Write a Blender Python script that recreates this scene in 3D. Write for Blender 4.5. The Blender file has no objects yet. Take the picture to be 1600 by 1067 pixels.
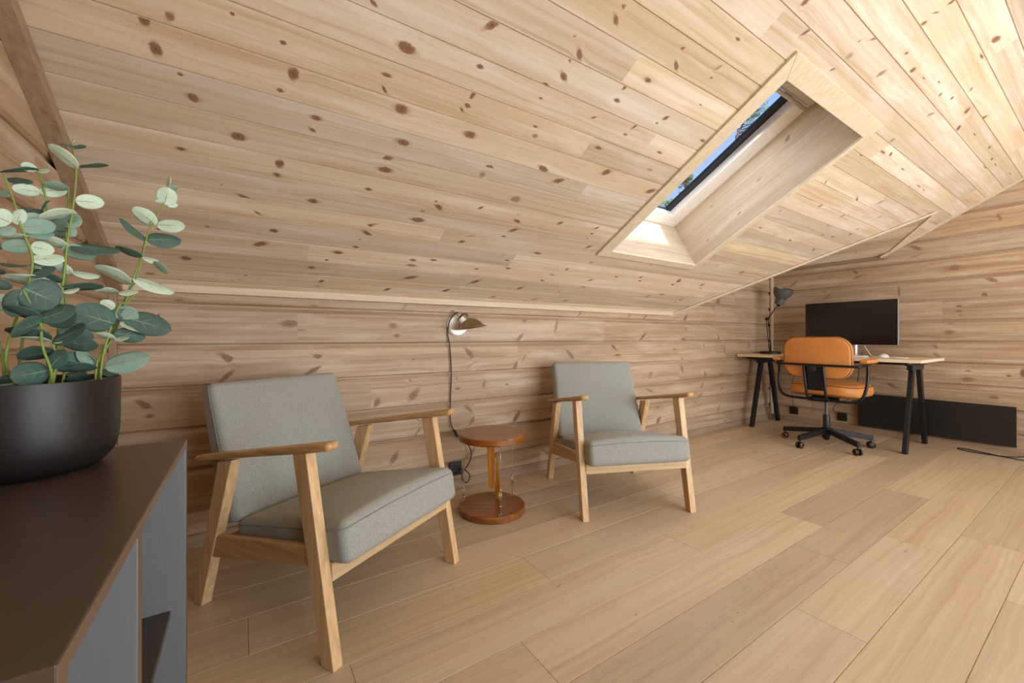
import bpy, bmesh, math, random
from mathutils import Vector, Matrix
R = math.radians
C = bpy.context.scene.collection
sc = bpy.context.scene

# ---------------------------------------------------------------- camera, world, lights, exposure
H = 0.95
YAW = math.atan(417 / 635)
cam = bpy.data.cameras.new('camera'); cam.sensor_width = 36; cam.lens = 36 * 635 / 1600
cam.shift_y = -6.5 / 1600; cam.clip_start = 0.02; cam.clip_end = 300
co = bpy.data.objects.new('camera', cam); C.objects.link(co)
co.location = (0, 0, H); co.rotation_euler = (R(90), 0, -YAW); sc.camera = co

sc.view_settings.view_transform = 'Standard'; sc.view_settings.look = 'None'
sc.view_settings.gamma = 1; sc.view_settings.use_curve_mapping = False
sc.view_settings.exposure = 0.12
sc.cycles.use_denoising = True
sc.cycles.max_bounces = 10; sc.cycles.diffuse_bounces = 6; sc.cycles.glossy_bounces = 3
sc.cycles.transparent_max_bounces = 12; sc.cycles.sample_clamp_indirect = 6
sc.cycles.caustics_reflective = False; sc.cycles.caustics_refractive = False

def lin(c):
    return tuple(((x / 12.92) if x <= 0.04045 else ((x + 0.055) / 1.055) ** 2.4) for x in c)
def hexc(s):
    return lin(tuple(int(s[i:i + 2], 16) / 255 for i in (0, 2, 4)))

w = bpy.data.worlds.new('sky'); sc.world = w; w.use_nodes = True
nt = w.node_tree; bg = nt.nodes['Background']
tc = nt.nodes.new('ShaderNodeTexCoord'); sp = nt.nodes.new('ShaderNodeSeparateXYZ')
cr = nt.nodes.new('ShaderNodeValToRGB')
nt.links.new(tc.outputs['Generated'], sp.inputs[0]); nt.links.new(sp.outputs['Z'], cr.inputs[0])
e = cr.color_ramp.elements
e[0].position = 0.0; e[0].color = (*hexc('c4dbff'), 1); e[1].position = 0.65; e[1].color = (*hexc('a3c4fb'), 1)
x = cr.color_ramp.elements.new(0.35); x.color = (*hexc('b0cefd'), 1)
nt.links.new(cr.outputs[0], bg.inputs[0]); bg.inputs[1].default_value = 0.98

def lamp(name, kind, loc, direction, energy, color, **kw):
    d = bpy.data.lights.new(name, kind); d.energy = energy; d.color = color
    for k, v in kw.items(): setattr(d, k, v)
    o = bpy.data.objects.new(name, d); C.objects.link(o); o.location = loc
    o.rotation_euler = Vector(direction).to_track_quat('-Z', 'Y').to_euler()
    return o
SUN_DIR = (-0.05, 0.71, -0.70)
lamp('sun', 'SUN', (3, -6, 6), SUN_DIR, 9.0, (1.0, 0.97, 0.92), angle=R(4))
# daylight coming in through the tall window in the wall behind the camera, 
lamp('window_daylight', 'AREA', (2.65, -2.12, 1.15), (-0.05, 1, 0.12), 150, (0.92, 0.96, 1.0), shape='RECTANGLE', size=4.2, size_y=1.9)

lamp('roof_window_fill', 'AREA', (2.3, 1.51, 2.05), (0.12, -0.40, -0.90), 4.5, (0.90, 0.95, 1.0), shape='RECTANGLE', size=0.5, size_y=0.75)  # added fill lamp inside the shaft, brightens the roof window lining

# ---------------------------------------------------------------- mesh helpers
def setmat(o, m): o.data.materials.append(m)
def link_mesh(name, me, m=None, parent=None, smooth=False):
    o = bpy.data.objects.new(name, me); C.objects.link(o)
    if m is not None: me.materials.append(m)
    if parent is not None: o.parent = parent
    if smooth:
        for p in me.polygons: p.use_smooth = True
    return o
def bmobj(name, bm, m, parent=None, smooth=False):
    bmesh.ops.recalc_face_normals(bm, faces=bm.faces[:])
    me = bpy.data.meshes.new(name); bm.to_mesh(me); bm.free()
    return link_mesh(name, me, m, parent, smooth)
def thing(name, label, cat, loc=(0, 0, 0), rotz=0, group=None):
    o = bpy.data.objects.new(name, None); C.objects.link(o); o.empty_display_size = 0.05
    o.location = loc; o.rotation_euler = (0, 0, rotz); o['label'] = label; o['category'] = cat
    if group: o['group'] = group
    return o
def tag(o, label, cat, group=None):
    o['label'] = label; o['category'] = cat
    if group: o['group'] = group
    return o
def structure(o): o['kind'] = 'structure'; return o
def bevel(o, wd=0.003, seg=2):
    md = o.modifiers.new('bevel', 'BEVEL'); md.width = wd; md.segments = seg; md.limit_method = 'ANGLE'; md.angle_limit = R(35)
    return o
def add_hexa(bm, bot, top):
    vs = [bm.verts.new(p) for p in list(bot) + list(top)]
    bm.faces.new(vs[0:4][::-1]); bm.faces.new(vs[4:8])
    for i in range(4):
        j = (i + 1) % 4; bm.faces.new((vs[i], vs[j], vs[4 + j], vs[4 + i]))
def add_box(bm, x0, x1, y0, y1, z0, z1):
    add_hexa(bm, [(x0, y0, z0), (x1, y0, z0), (x1, y1, z0), (x0, y1, z0)], [(x0, y0, z1), (x1, y0, z1), (x1, y1, z1), (x0, y1, z1)])
def box(name, x0, x1, y0, y1, z0, z1, m, parent=None, bv=0.0):
    bm = bmesh.new(); add_box(bm, x0, x1, y0, y1, z0, z1); o = bmobj(name, bm, m, parent)
    if bv: bevel(o, bv)
    return o
def add_lathe(bm, prof, c=(0, 0, 0), n=48, axis=None, cap0=True, cap1=True):
    """prof = [(r, z)], revolved about local z (or about a given axis vector)."""
    M = Matrix.Identity(3) if axis is None else Vector((0, 0, 1)).rotation_difference(Vector(axis)).to_matrix()
    rings = []
    for r, z in prof:
        rings.append([bm.verts.new(Vector(c) + M @ Vector((r * math.cos(2 * math.pi * i / n), r * math.sin(2 * math.pi * i / n), z))) for i in range(n)])
    for a, b in zip(rings, rings[1:]):
        for i in range(n):
            j = (i + 1) % n; bm.faces.new((a[i], a[j], b[j], b[i]))
    if cap0: bm.faces.new(rings[0][::-1])
    if cap1: bm.faces.new(rings[-1])
def lathe(name, prof, m, parent=None, c=(0, 0, 0), n=48, axis=None, cap0=True, cap1=True, smooth=True, autos=True):
    bm = bmesh.new(); add_lathe(bm, prof, c, n, axis, cap0, cap1); o = bmobj(name, bm, m, parent, smooth)
    if autos: sharp(o)
    return o
def sharp(o, ang=40):
    me = o.data
    bm = bmesh.new(); bm.from_mesh(me)
    for ed in bm.edges:
        if len(ed.link_faces) == 2 and ed.calc_face_angle(0) > R(ang): ed.smooth = False
    for fc in bm.faces: fc.smooth = True
    bm.to_mesh(me); bm.free()
def smooth_path(pts, sub=6):
    P = [Vector(p) for p in pts]; out = []
    for i in range(len(P) - 1):
        p0 = P[max(i - 1, 0)]; p1 = P[i]; p2 = P[i + 1]; p3 = P[min(i + 2, len(P) - 1)]
        for k in range(sub):
            t = k / sub
            out.append(0.5 * ((2 * p1) + (p2 - p0) * t + (2 * p0 - 5 * p1 + 4 * p2 - p3) * t * t + (3 * p1 - p0 - 3 * p2 + p3) * t ** 3))
    out.append(P[-1]); return out
def add_tube(bm, pts, r, n=10, closed=False):
    P = [Vector(p) for p in pts]; m = len(P); rs = r if isinstance(r, (list, tuple)) else [r] * m
    up = None; rings = []
    for i in range(m):
        if closed: t = P[(i + 1) % m] - P[i - 1]
        else: t = P[min(i + 1, m - 1)] - P[max(i - 1, 0)]
        t.normalize()
        if up is None:
            up = t.orthogonal().normalized()
        else:
            up = (up - t * up.dot(t))
            if up.length < 1e-6: up = t.orthogonal()
            up.normalize()
        s = t.cross(up)
        rings.append([bm.verts.new(P[i] + (up * math.cos(2 * math.pi * k / n) + s * math.sin(2 * math.pi * k / n)) * rs[i]) for k in range(n)])
    rng = range(m) if closed else range(m - 1)
    for i in rng:
        a = rings[i]; b = rings[(i + 1) % m]
        for k in range(n):
            l = (k + 1) % n; bm.faces.new((a[k], a[l], b[l], b[k]))
    if not closed: bm.faces.new(rings[0][::-1]); bm.faces.new(rings[-1])
def tube(name, pts, r, m, parent=None, sub=6, n=10, closed=False):
    bm = bmesh.new(); add_tube(bm, smooth_path(pts, sub) if sub > 1 and not closed else pts, r, n, closed)
    return bmobj(name, bm, m, parent, True)
def rbox_mesh(bm, dx, dy, dz, r, n=10, fn=None):
    """rounded box centred on the origin; fn deforms each point."""
    inner = Vector((dx / 2 - r, dy / 2 - r, dz / 2 - r)); cache = {}
    def axis_samples(L):
        s = []
        k = 4
        for i in range(k + 1): s.append(-L / 2 + r * (1 - math.cos(math.pi / 2 * i / k)) if False else -L / 2 + r * i / k)
        m = max(2, int(n * L / max(dx, dy, dz)))
        for i in range(1, m): s.append(-L / 2 + r + (L - 2 * r) * i / m)
        for i in range(k + 1): s.append(L / 2 - r + r * i / k)
        return s
    X, Y, Zs = axis_samples(dx), axis_samples(dy), axis_samples(dz)
    def v(p):
        key = tuple(round(c, 6) for c in p)
        if key in cache: return cache[key]
        q = Vector(p); c = Vector([max(-inner[i], min(inner[i], q[i])) for i in range(3)]); d = q - c
        if d.length > 1e-9:
            # spread directions evenly over the corner
            d2 = Vector([math.tan(max(-1, min(1, d[i] / r)) * math.pi / 4) for i in range(3)])
            q = c + d2.normalized() * r
        if fn: q = Vector(fn(q))
        cache[key] = bm.verts.new(q); return cache[key]
    def grid(A, B, f):
        for i in range(len(A) - 1):
            for j in range(len(B) - 1):
                vs = [v(f(A[i], B[j])), v(f(A[i + 1], B[j])), v(f(A[i + 1], B[j + 1])), v(f(A[i], B[j + 1]))]
                if len(set(vs)) == 4:
                    try: bm.faces.new(vs)
                    except ValueError: pass
    for s in (-1, 1):
        grid(X, Y, lambda a, b: (a, b, s * dz / 2)); grid(X, Zs, lambda a, b: (a, s * dy / 2, b)); grid(Y, Zs, lambda a, b: (s * dx / 2, a, b))
def rbox(name, dx, dy, dz, r, m, parent=None, fn=None, n=10):
    bm = bmesh.new(); rbox_mesh(bm, dx, dy, dz, r, n, fn); return bmobj(name, bm, m, parent, True)

# ---------------------------------------------------------------- materials
class N:
    def __init__(s, name):
        s.m = bpy.data.materials.new(name); s.m.use_nodes = True; s.t = s.m.node_tree; s.b = s.t.nodes['Principled BSDF']
    def n(s, typ, **kw):
        x = s.t.nodes.new('ShaderNode' + typ)
        for k, v in kw.items():
            if hasattr(x, k) and not k.startswith('i_'): setattr(x, k, v)
        return x
    def val(s, sock, v):
        if hasattr(v, 'bl_idname') or isinstance(v, bpy.types.NodeSocket): s.t.links.new(v, sock)
        else: sock.default_value = v
    def math(s, op, a, b=0.0, c=0.0, clamp=False):
        x = s.n('Math'); x.operation = op; x.use_clamp = clamp
        s.val(x.inputs[0], a); s.val(x.inputs[1], b); s.val(x.inputs[2], c); return x.outputs[0]
    def comb(s, a, b, c):
        x = s.n('CombineXYZ'); s.val(x.inputs[0], a); s.val(x.inputs[1], b); s.val(x.inputs[2], c); return x.outputs[0]
    def sep(s, a):
        x = s.n('SeparateXYZ'); s.val(x.inputs[0], a); return x.outputs
    def noise(s, vec, scale=1.0, detail=3.0, rough=0.5, dist=0.0):
        x = s.n('TexNoise'); s.val(x.inputs['Vector'], vec); x.inputs['Scale'].default_value = scale
        x.inputs['Detail'].default_value = detail; x.inputs['Roughness'].default_value = rough; x.inputs['Distortion'].default_value = dist
        return x.outputs['Fac']
    def ramp(s, fac, stops, interp='LINEAR'):
        x = s.n('ValToRGB'); s.val(x.inputs[0], fac); x.color_ramp.interpolation = interp
        el = x.color_ramp.elements
        while len(el) > 1: el.remove(el[-1])
        for i, (p, c) in enumerate(stops):
            q = el[0] if i == 0 else el.new(p)
            q.position = p
            q.color = (c, c, c, 1) if isinstance(c, (int, float)) else (*c[:3], 1)
        return x.outputs[0]
    def mix(s, fac, a, b, mode='MIX'):
        x = s.n('Mix'); x.data_type = 'RGBA'; x.blend_type = mode; x.clamp_factor = True
        s.val(x.inputs[0], fac)
        s.val(x.inputs[6], a if not isinstance(a, tuple) else (*a[:3], 1)); s.val(x.inputs[7], b if not isinstance(b, tuple) else (*b[:3], 1))
        return x.outputs[2]
    def bump(s, h, strength=0.3, dist=0.002):
        x = s.n('Bump'); x.inputs['Strength'].default_value = strength; x.inputs['Distance'].default_value = dist
        s.val(x.inputs['Height'], h); s.t.links.new(x.outputs[0], s.b.inputs['Normal'])
    def out(s, color=None, rough=0.5, metal=0.0, spec=0.5):
        if color is not None: s.val(s.b.inputs['Base Color'], color if not isinstance(color, tuple) else (*color[:3], 1))
        s.val(s.b.inputs['Roughness'], rough); s.b.inputs['Metallic'].default_value = metal
        s.b.inputs['Specular IOR Level'].default_value = spec
        return s.m
    def obj(s): return s.n('TexCoord').outputs['Object']

def plain(name, col, rough=0.5, metal=0.0, spec=0.5, var=0.06, scale=30):
    k = N(name); nz = k.noise(k.obj(), scale, 3)
    c = hexc(col); a = tuple(v * (1 - var) for v in c); b = tuple(min(1, v * (1 + var)) for v in c)
    return k.out(k.mix(nz, a, b), rough, metal, spec)

def board_coords(k):
    uv = k.n('UVMap'); uv.uv_map = 'UVMap'; kn = k.n('UVMap'); kn.uv_map = 'kn'
    at = k.n('Attribute'); at.attribute_name = 'bc'
    u, v, _ = k.sep(uv.outputs[0]); kx, ky, _ = k.sep(kn.outputs[0])
    s = k.n('SeparateColor'); k.t.links.new(at.outputs['Color'], s.inputs[0])
    return u, v, kx, ky, s.outputs[0], s.outputs[1], s.outputs[2], at.outputs['Alpha']

def pine(name, light, mid, dark, glaze, glaze_amt=0.35, tint=0.5, knot=('8a5a36', '54301c', '3a2115'), grain=1.0, kamt=0.9, kmin=.75):
    k = N(name); u, v, kx, ky, r1, r2, r3, ks = board_coords(k)
    L, M_, D, G = hexc(light), hexc(mid), hexc(dark), hexc(glaze)
    rr = k.math('ADD', k.math('MULTIPLY', kx, kx), k.math('MULTIPLY', ky, ky))
    fall = k.math('POWER', 2.718, k.math('MULTIPLY', rr, -0.33))
    v2 = k.math('ADD', v, k.math('MULTIPLY', k.math('MULTIPLY', ky, fall), -0.012))
    seed = k.math('MULTIPLY', r1, 43.0)
    # wandering of the grain along the board
    wob = k.noise(k.comb(k.math('MULTIPLY', u, 1.1), k.math('MULTIPLY', v2, 5), seed), 1, 2)
    v3 = k.math('ADD', v2, k.math('MULTIPLY', wob, 0.055))
    fine = k.noise(k.comb(k.math('MULTIPLY', u, 3.0), k.math('MULTIPLY', v2, 330), seed), 1, 3, 0.6)
    ring = k.noise(k.comb(k.math('MULTIPLY', u, 0.5), k.math('MULTIPLY', v3, 62), seed), 1, 3, 0.6)
    broad = k.noise(k.comb(k.math('MULTIPLY', u, 0.8), k.math('MULTIPLY', v3, 14), k.math('ADD', seed, 7)), 1, 2)
    blotch = k.noise(k.comb(k.math('MULTIPLY', u, 2.0), k.math('MULTIPLY', v3, 17), k.math('ADD', seed, 19)), 1, 4, 0.6)
    g = k.math('ADD', k.math('MULTIPLY', ring, 0.6 * grain), k.math('MULTIPLY', broad, 0.75))
    g = k.math('ADD', g, k.math('MULTIPLY', fine, 0.34 * grain))
    fac = k.ramp(g, [(0.52, 0.0), (1.06, 1.0)])
    col = k.mix(fac, L, M_)
    col = k.mix(k.math('MULTIPLY', k.ramp(ring, [(0.54, 0.0), (0.70, 1.0)]), 0.36 * grain), col, D)
    gl = k.math('MULTIPLY', k.ramp(blotch, [(0.48, 0.0), (0.72, 1.0)]), glaze_amt)
    col = k.mix(gl, col, G)
    # board to board tint
    t = k.math('MULTIPLY_ADD', r2, 0.30 * tint, 1 - 0.18 * tint)
    tcol = k.n('CombineColor'); k.val(tcol.inputs[0], t); k.val(tcol.inputs[1], k.math('MULTIPLY', t, k.math('MULTIPLY_ADD', r3, 0.05, 0.97))); k.val(tcol.inputs[2], k.math('MULTIPLY', t, k.math('MULTIPLY_ADD', r3, 0.16, 0.90)))
    col = k.mix(1.0, col, tcol.outputs[0], 'MULTIPLY')
    # knots
    ir = k.noise(k.comb(k.math('MULTIPLY', u, 60), k.math('MULTIPLY', v, 60), seed), 1, 3, 0.6)
    rad = k.math('ADD', k.math('SQRT', rr), k.math('MULTIPLY_ADD', ir, 1.1, -0.55))
    rings = k.math('MULTIPLY_ADD', k.math('SINE', k.math('MULTIPLY', rad, 24.0)), 0.5, 0.5)
    kc = k.ramp(rad, [(0.0, hexc(knot[1])), (0.3, hexc(knot[0])), (0.75, hexc(knot[0])), (0.98, hexc(knot[2])), (1.2, hexc(knot[1]))])
    kc = k.mix(k.math('MULTIPLY', rings, 0.7), kc, hexc(knot[1]))
    rh = k.math('ADD', k.math('SQRT', k.math('ADD', k.math('MULTIPLY', k.math('MULTIPLY', kx, kx), .33), k.math('MULTIPLY', ky, ky))), k.math('MULTIPLY_ADD', blotch, .8, -.4))
    halo = k.math('MULTIPLY', k.ramp(rh, [(0.6, 1.0), (1.9, 0.0)]), k.math('MULTIPLY', ks, 0.75))
    pale = k.math('MULTIPLY', k.math('MULTIPLY', k.ramp(rad, [(1.2, 0.0), (1.7, 1.0), (2.7, 0.0)]), k.ramp(k.math('MULTIPLY', kx, k.math('MULTIPLY_ADD', r2, 2.0, -1.0)), [(0.0, 0.0), (0.5, 1.0)])), k.math('MULTIPLY', ks, 0.7))
    col = k.mix(pale, col, G)
    col = k.mix(halo, col, k.mix(0.5, hexc(knot[0]), M_))
    ir2 = k.noise(k.comb(k.math('MULTIPLY', u, 160), k.math('MULTIPLY', v, 160), seed), 1, 3, 0.7)
    core = k.math('MULTIPLY', k.math('MULTIPLY', k.ramp(ir2, [(0.3, kmin), (0.6, 1.0)]), k.ramp(rad, [(0.7, 1.0), (1.55, 0.0)])), k.math('MULTIPLY', ks, kamt), clamp=True)
    col = k.mix(core, col, kc)
    k.bump(k.math('ADD', k.math('MULTIPLY', ring, 0.6), k.math('MULTIPLY', fine, 0.5)), 0.22, 0.0012)
    return k.out(col, k.math('MULTIPLY_ADD', broad, 0.2, 0.42), 0, 0.35)

def oak_floor(name):
    k = N(name); u, v, kx, ky, r1, r2, r3, ks = board_coords(k)
    seed = k.math('MULTIPLY', r1, 61.0)
    wob = k.noise(k.comb(k.math('MULTIPLY', u, 1.3), k.math('MULTIPLY', v, 3.5), seed), 1, 2.5, 0.5, 0.6)
    vv = k.math('ADD', k.math('MULTIPLY', v, 1.0), k.math('MULTIPLY', wob, 0.075))
    ring = k.noise(k.comb(k.math('MULTIPLY', u, 0.35), k.math('MULTIPLY', vv, 55), seed), 1, 3, 0.6)
    fine = k.noise(k.comb(k.math('MULTIPLY', u, 5), k.math('MULTIPLY', v, 380), seed), 1, 3, 0.65)
    pores = k.noise(k.comb(k.math('MULTIPLY', u, 16), k.math('MULTIPLY', v, 700), seed), 1, 2, 0.5)
    broad = k.noise(k.comb(k.math('MULTIPLY', u, 1.0), k.math('MULTIPLY', vv, 7), k.math('ADD', seed, 5)), 1, 3)
    cloud = k.noise(k.comb(k.math('MULTIPLY', u, 1.4), k.math('MULTIPLY', v, 5), k.math('ADD', seed, 15)), 1, 3)
    g = k.math('ADD', k.math('MULTIPLY', ring, 0.75), k.math('MULTIPLY', broad, 0.5))
    col = k.mix(k.ramp(g, [(0.45, 0.0), (0.85, 1.0)]), hexc('cdb899'), hexc('baa181'))
    col = k.mix(k.math('MULTIPLY', k.ramp(ring, [(0.55, 0.0), (0.78, 1.0)]), 0.20), col, hexc('9a8064'))
    col = k.mix(k.math('MULTIPLY', k.ramp(fine, [(0.5, 0.0), (0.75, 1.0)]), 0.42), col, hexc('a2896c'))
    col = k.mix(k.math('MULTIPLY', k.ramp(pores, [(0.62, 0.0), (0.75, 1.0)]), 0.35), col, hexc('8d7458'))
    col = k.mix(k.math('MULTIPLY', k.ramp(cloud, [(0.5, 0.0), (0.75, 1.0)]), 0.35), col, hexc('cdbea8'))
    t = k.math('MULTIPLY_ADD', r2, 0.25, 0.84)
    tcol = k.n('CombineColor'); k.val(tcol.inputs[0], t); k.val(tcol.inputs[1], k.math('MULTIPLY', t, k.math('MULTIPLY_ADD', r3, 0.04, 0.97))); k.val(tcol.inputs[2], k.math('MULTIPLY', t, k.math('MULTIPLY_ADD', r3, 0.14, 0.9)))
    col = k.mix(1.0, col, tcol.outputs[0], 'MULTIPLY')
    rr = k.math('SQRT', k.math('ADD', k.math('MULTIPLY', kx, kx), k.math('MULTIPLY', ky, ky)))
    col = k.mix(k.math('MULTIPLY', k.ramp(rr, [(0.5, 1.0), (2.2, 0.0)]), k.math('MULTIPLY', ks, 0.6)), col, hexc('4f3a2a'))
    k.bump(k.math('ADD', k.math('MULTIPLY', fine, 0.5), pores), 0.12, 0.0008)
    return k.out(col, k.math('MULTIPLY_ADD', ring, 0.15, 0.36), 0, 0.4)

def wood(name, light, dark, axis='z', rough=0.42, grain=1.0, coat=0.0):
    k = N(name); s = k.n('Mapping'); k.t.links.new(k.obj(), s.inputs[0])
    sc3 = {'x': (2.2, 60, 60), 'y': (60, 2.2, 60), 'z': (60, 60, 2.2)}[axis]; s.inputs['Scale'].default_value = sc3
    a = k.noise(s.outputs[0], 1, 4, 0.6, 0.3)
    s2 = k.n('Mapping'); k.t.links.new(k.obj(), s2.inputs[0]); s2.inputs['Scale'].default_value = tuple(q * (6 if q > 10 else 4) for q in sc3)
    b = k.noise(s2.outputs[0], 1, 2, 0.6)
    col = k.mix(k.ramp(a, [(0.35, 0.0), (0.7, 1.0)]), hexc(light), hexc(dark))
    col = k.mix(k.math('MULTIPLY', k.ramp(b, [(0.52, 0.0), (0.7, 1.0)]), 0.4 * grain), col, hexc(dark))
    k.bump(b, 0.12, 0.0006)
    m = k.out(col, rough, 0, 0.45); k.b.inputs['Coat Weight'].default_value = coat; k.b.inputs['Coat Roughness'].default_value = 0.15
    return m

def fabric(name, c1, c2, c3):
    k = N(name); o = k.obj()
    s = k.n('Mapping'); k.t.links.new(o, s.inputs[0]); s.inputs['Scale'].default_value = (760, 760, 760)
    a = k.noise(s.outputs[0], 1, 2, 0.7)
    s2 = k.n('Mapping'); k.t.links.new(o, s2.inputs[0]); s2.inputs['Scale'].default_value = (260, 620, 260)
    b = k.noise(s2.outputs[0], 1, 2, 0.6)
    c = k.noise(o, 5, 3)
    col = k.mix(k.ramp(a, [(0.36, 0.0), (0.64, 1.0)]), hexc(c1), hexc(c2))
    col = k.mix(k.math('MULTIPLY', k.ramp(b, [(0.5, 0.0), (0.68, 1.0)]), 0.45), col, hexc(c3))
    col = k.mix(k.math('MULTIPLY', c, 0.12), col, hexc(c3))
    k.bump(k.math('ADD', a, b), 0.5, 0.0012)
    m = k.out(col, 0.95, 0, 0.15); k.b.inputs['Sheen Weight'].default_value = 0.15
    return m

M = {}
M['ceil'] = pine('whitewashed_pine', 'dfd1bb', 'c9b091', 'a58a6c', 'ece5d9', 0.5, 0.95, ('8b6144', '5d3b28', '382116'), .95, .9)
M['logs'] = pine('glazed_log_pine', 'c6ae90', 'a78b6f', '80664e', 'd9cbb6', 0.45, 0.555, ('86644e', '5c4132', '3a281f'), 1.05, 0.85, .3)
M['reveal'] = pine('window_lining_pine', 'cbb9a0', 'b5a086', '9c866c', 'd8cab6', 0.45, 0.3, kamt=.5)
M['floor'] = oak_floor('oak_plank')
M['trim'] = wood('pine_trim', 'd9c9ae', 'c9b595', 'x', 0.5)
M['trimy'] = wood('pine_trim_sloping', 'dbccb2', 'ccb999', 'y', 0.5)
M['trimg'] = wood('pine_gable_trim', 'a58b70', '8a7058', 'y', 0.5)
M['trimgx'] = wood('pine_baseboard', 'a58f77', '8c755e', 'x', 0.5)
M['dark_gap'] = plain('shadow_gap', '2a1f16', 0.9, 0, 0.1)
M['oak_x'] = wood('oak_across', 'cfb38b', 'b08f66', 'x'); M['oak_y'] = wood('oak_lengthways', 'c9a372', 'a88254', 'y'); M['oak_z'] = wood('oak_upright', 'dab98c', 'bb976b', 'z')
M['fabric'] = fabric('grey_tweed', 'a5a79e', '797c73', 'b9bab0')
M['piping'] = plain('seam', '8b8c84', 0.95, 0, 0.1)

# ---------------------------------------------------------------- board fields (ceiling, log walls, floor)
def clip_poly(poly, planes):
    for a, b, c in planes:
        out = []
        for i in range(len(poly)):
            p, q = poly[i], poly[(i + 1) % len(poly)]
            dp, dq = a * p[0] + b * p[1] - c, a * q[0] + b * q[1] - c
            if dp <= 1e-9: out.append(p)
            if (dp < -1e-9 and dq > 1e-9) or (dp > 1e-9 and dq < -1e-9):
                t = dp / (dp - dq); out.append((p[0] + (q[0] - p[0]) * t, p[1] + (q[1] - p[1]) * t))
        poly = out
        if len(poly) < 3: return []
    return poly
def board_field(name, O, U, V, Nn, rows, mat, profile, clips, knots=(), parent=None, seed=1, tints=None, nface=0.0):
    O, U, V, Nn = Vector(O), Vector(U), Vector(V), Vector(Nn)
    verts, faces, UVs, KNs, BCs = [], [], [], [], []
    rnd = random.Random(seed)
    def emit(poly, nf, off, kn, bc):
        if len(poly) < 3: return
        ar = sum(poly[i][0] * poly[(i + 1) % len(poly)][1] - poly[(i + 1) % len(poly)][0] * poly[i][1] for i in range(len(poly)))
        if abs(ar) < 1e-9: return
        idx = []
        for (a, b) in poly:
            verts.append(O + U * a + V * b + Nn * nf(b)); idx.append(len(verts) - 1)
            UVs.append((a + off[0], b + off[1])); KNs.append(kn(a, b)); BCs.append(bc)
        faces.append(idx)
    pieces = []
    for v0, v1, spans in rows:
        prof = profile(v0, v1)
        for (u0, u1) in spans:
            bc = (rnd.random(), rnd.random(), rnd.random(), 0.0); off = (rnd.random() * 20, rnd.random() * 0.5)
            if tints: bc = tints(u0, u1, v0, v1, bc)
            pieces.append((u0, u1, v0, v1, bc, off, prof))
            for (va, na), (vb, nb) in zip(prof, prof[1:]):
                nf = (lambda va, na, vb, nb: (lambda b: na + (nb - na) * ((b - va) / (vb - va)) if abs(vb - va) > 1e-9 else na))(va, na, vb, nb)
                for cl in clips:
                    emit(clip_poly([(u0, va), (u1, va), (u1, vb), (u0, vb)], cl), nf, off, lambda a, b: (9.0, 9.0), bc)
    for i, (ku, kv, ru, rv, rot, s) in enumerate(knots):
        ru = max(ru, 0.0035); rv = max(rv, 0.003)
        for (u0, u1, v0, v1, bc, off, prof) in pieces:
            if not (u0 <= ku < u1 and v0 <= kv < v1): continue
            flat = [(p[0], q[0]) for p, q in zip(prof, prof[1:]) if abs(p[1] - q[1]) < 1e-6 and q[0] - p[0] > 0.02]
            if not flat: continue
            f0, f1 = flat[0]; kv = min(max(kv, f0 + 0.002), f1 - 0.002)
            c, sn = math.cos(rot), math.sin(rot); E_ = 3.0
            quad = [(ku + c * a * ru * E_ - sn * b * rv * E_, kv + sn * a * ru * E_ + c * b * rv * E_) for a, b in ((-1, -1), (1, -1), (1, 1), (-1, 1))]
            quad = clip_poly(quad, [(-1, 0, -u0), (1, 0, u1), (0, -1, -f0), (0, 1, f1)])
            kn = lambda a, b, ku=ku, kv=kv: (((a - ku) * c + (b - kv) * sn) / ru, (-(a - ku) * sn + (b - kv) * c) / rv)
            nn = nface + 0.00004 + 0.000003 * (i % 40)
            for cl in clips: emit(clip_poly(quad, cl), lambda b: nn, off, kn, (bc[0], bc[1], bc[2], s))
    me = bpy.data.meshes.new(name); me.from_pydata([tuple(v) for v in verts], [], faces)
    me.uv_layers.new(name='UVMap'); me.uv_layers.new(name='kn'); me.attributes.new('bc', 'FLOAT_COLOR', 'CORNER')
    uvl = me.uv_layers['UVMap']; knl = me.uv_layers['kn']; at = me.attributes['bc']
    for li, lp in enumerate(me.loops):
        vi = lp.vertex_index; uvl.data[li].uv = UVs[vi]; knl.data[li].uv = KNs[vi]; at.data[li].color = BCs[vi]
    me.update()
    # face every polygon towards Nn
    flip = [p.index for p in me.polygons if p.normal.dot(Nn) < 0]
    if flip:
        bm = bmesh.new(); bm.from_mesh(me); bm.faces.ensure_lookup_table()
        bmesh.ops.reverse_faces(bm, faces=[bm.faces[i] for i in flip]); bm.to_mesh(me); bm.free()
    return link_mesh(name, me, mat, parent)

XL, XR, YB, YF = -0.47, 5.17, 2.33, -2.2      # inner faces of the four walls
TAN = 0.563; CS = 1 / math.sqrt(1 + TAN * TAN); SN = TAN * CS; ZK = 1.165; YRIDGE = -1.0
KV1 = XR - 0.433                               # ridge line of the little side gable
def zc(y): return ZK + TAN * (YB - y)
def spans(rnd, a, b, lo, hi, forced=()):
    cuts = [a]; x = a - rnd.random() * lo
    while True:
        x += rnd.uniform(lo, hi)
        if x >= b: break
        if x > a + 0.15: cuts.append(x)
    if forced: cuts = [a] + [c for c in cuts[1:] if all(abs(c - f) > 0.9 for f in forced)] + list(forced)
    cuts = sorted(cuts) + [b]
    return list(zip(cuts, cuts[1:]))

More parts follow.
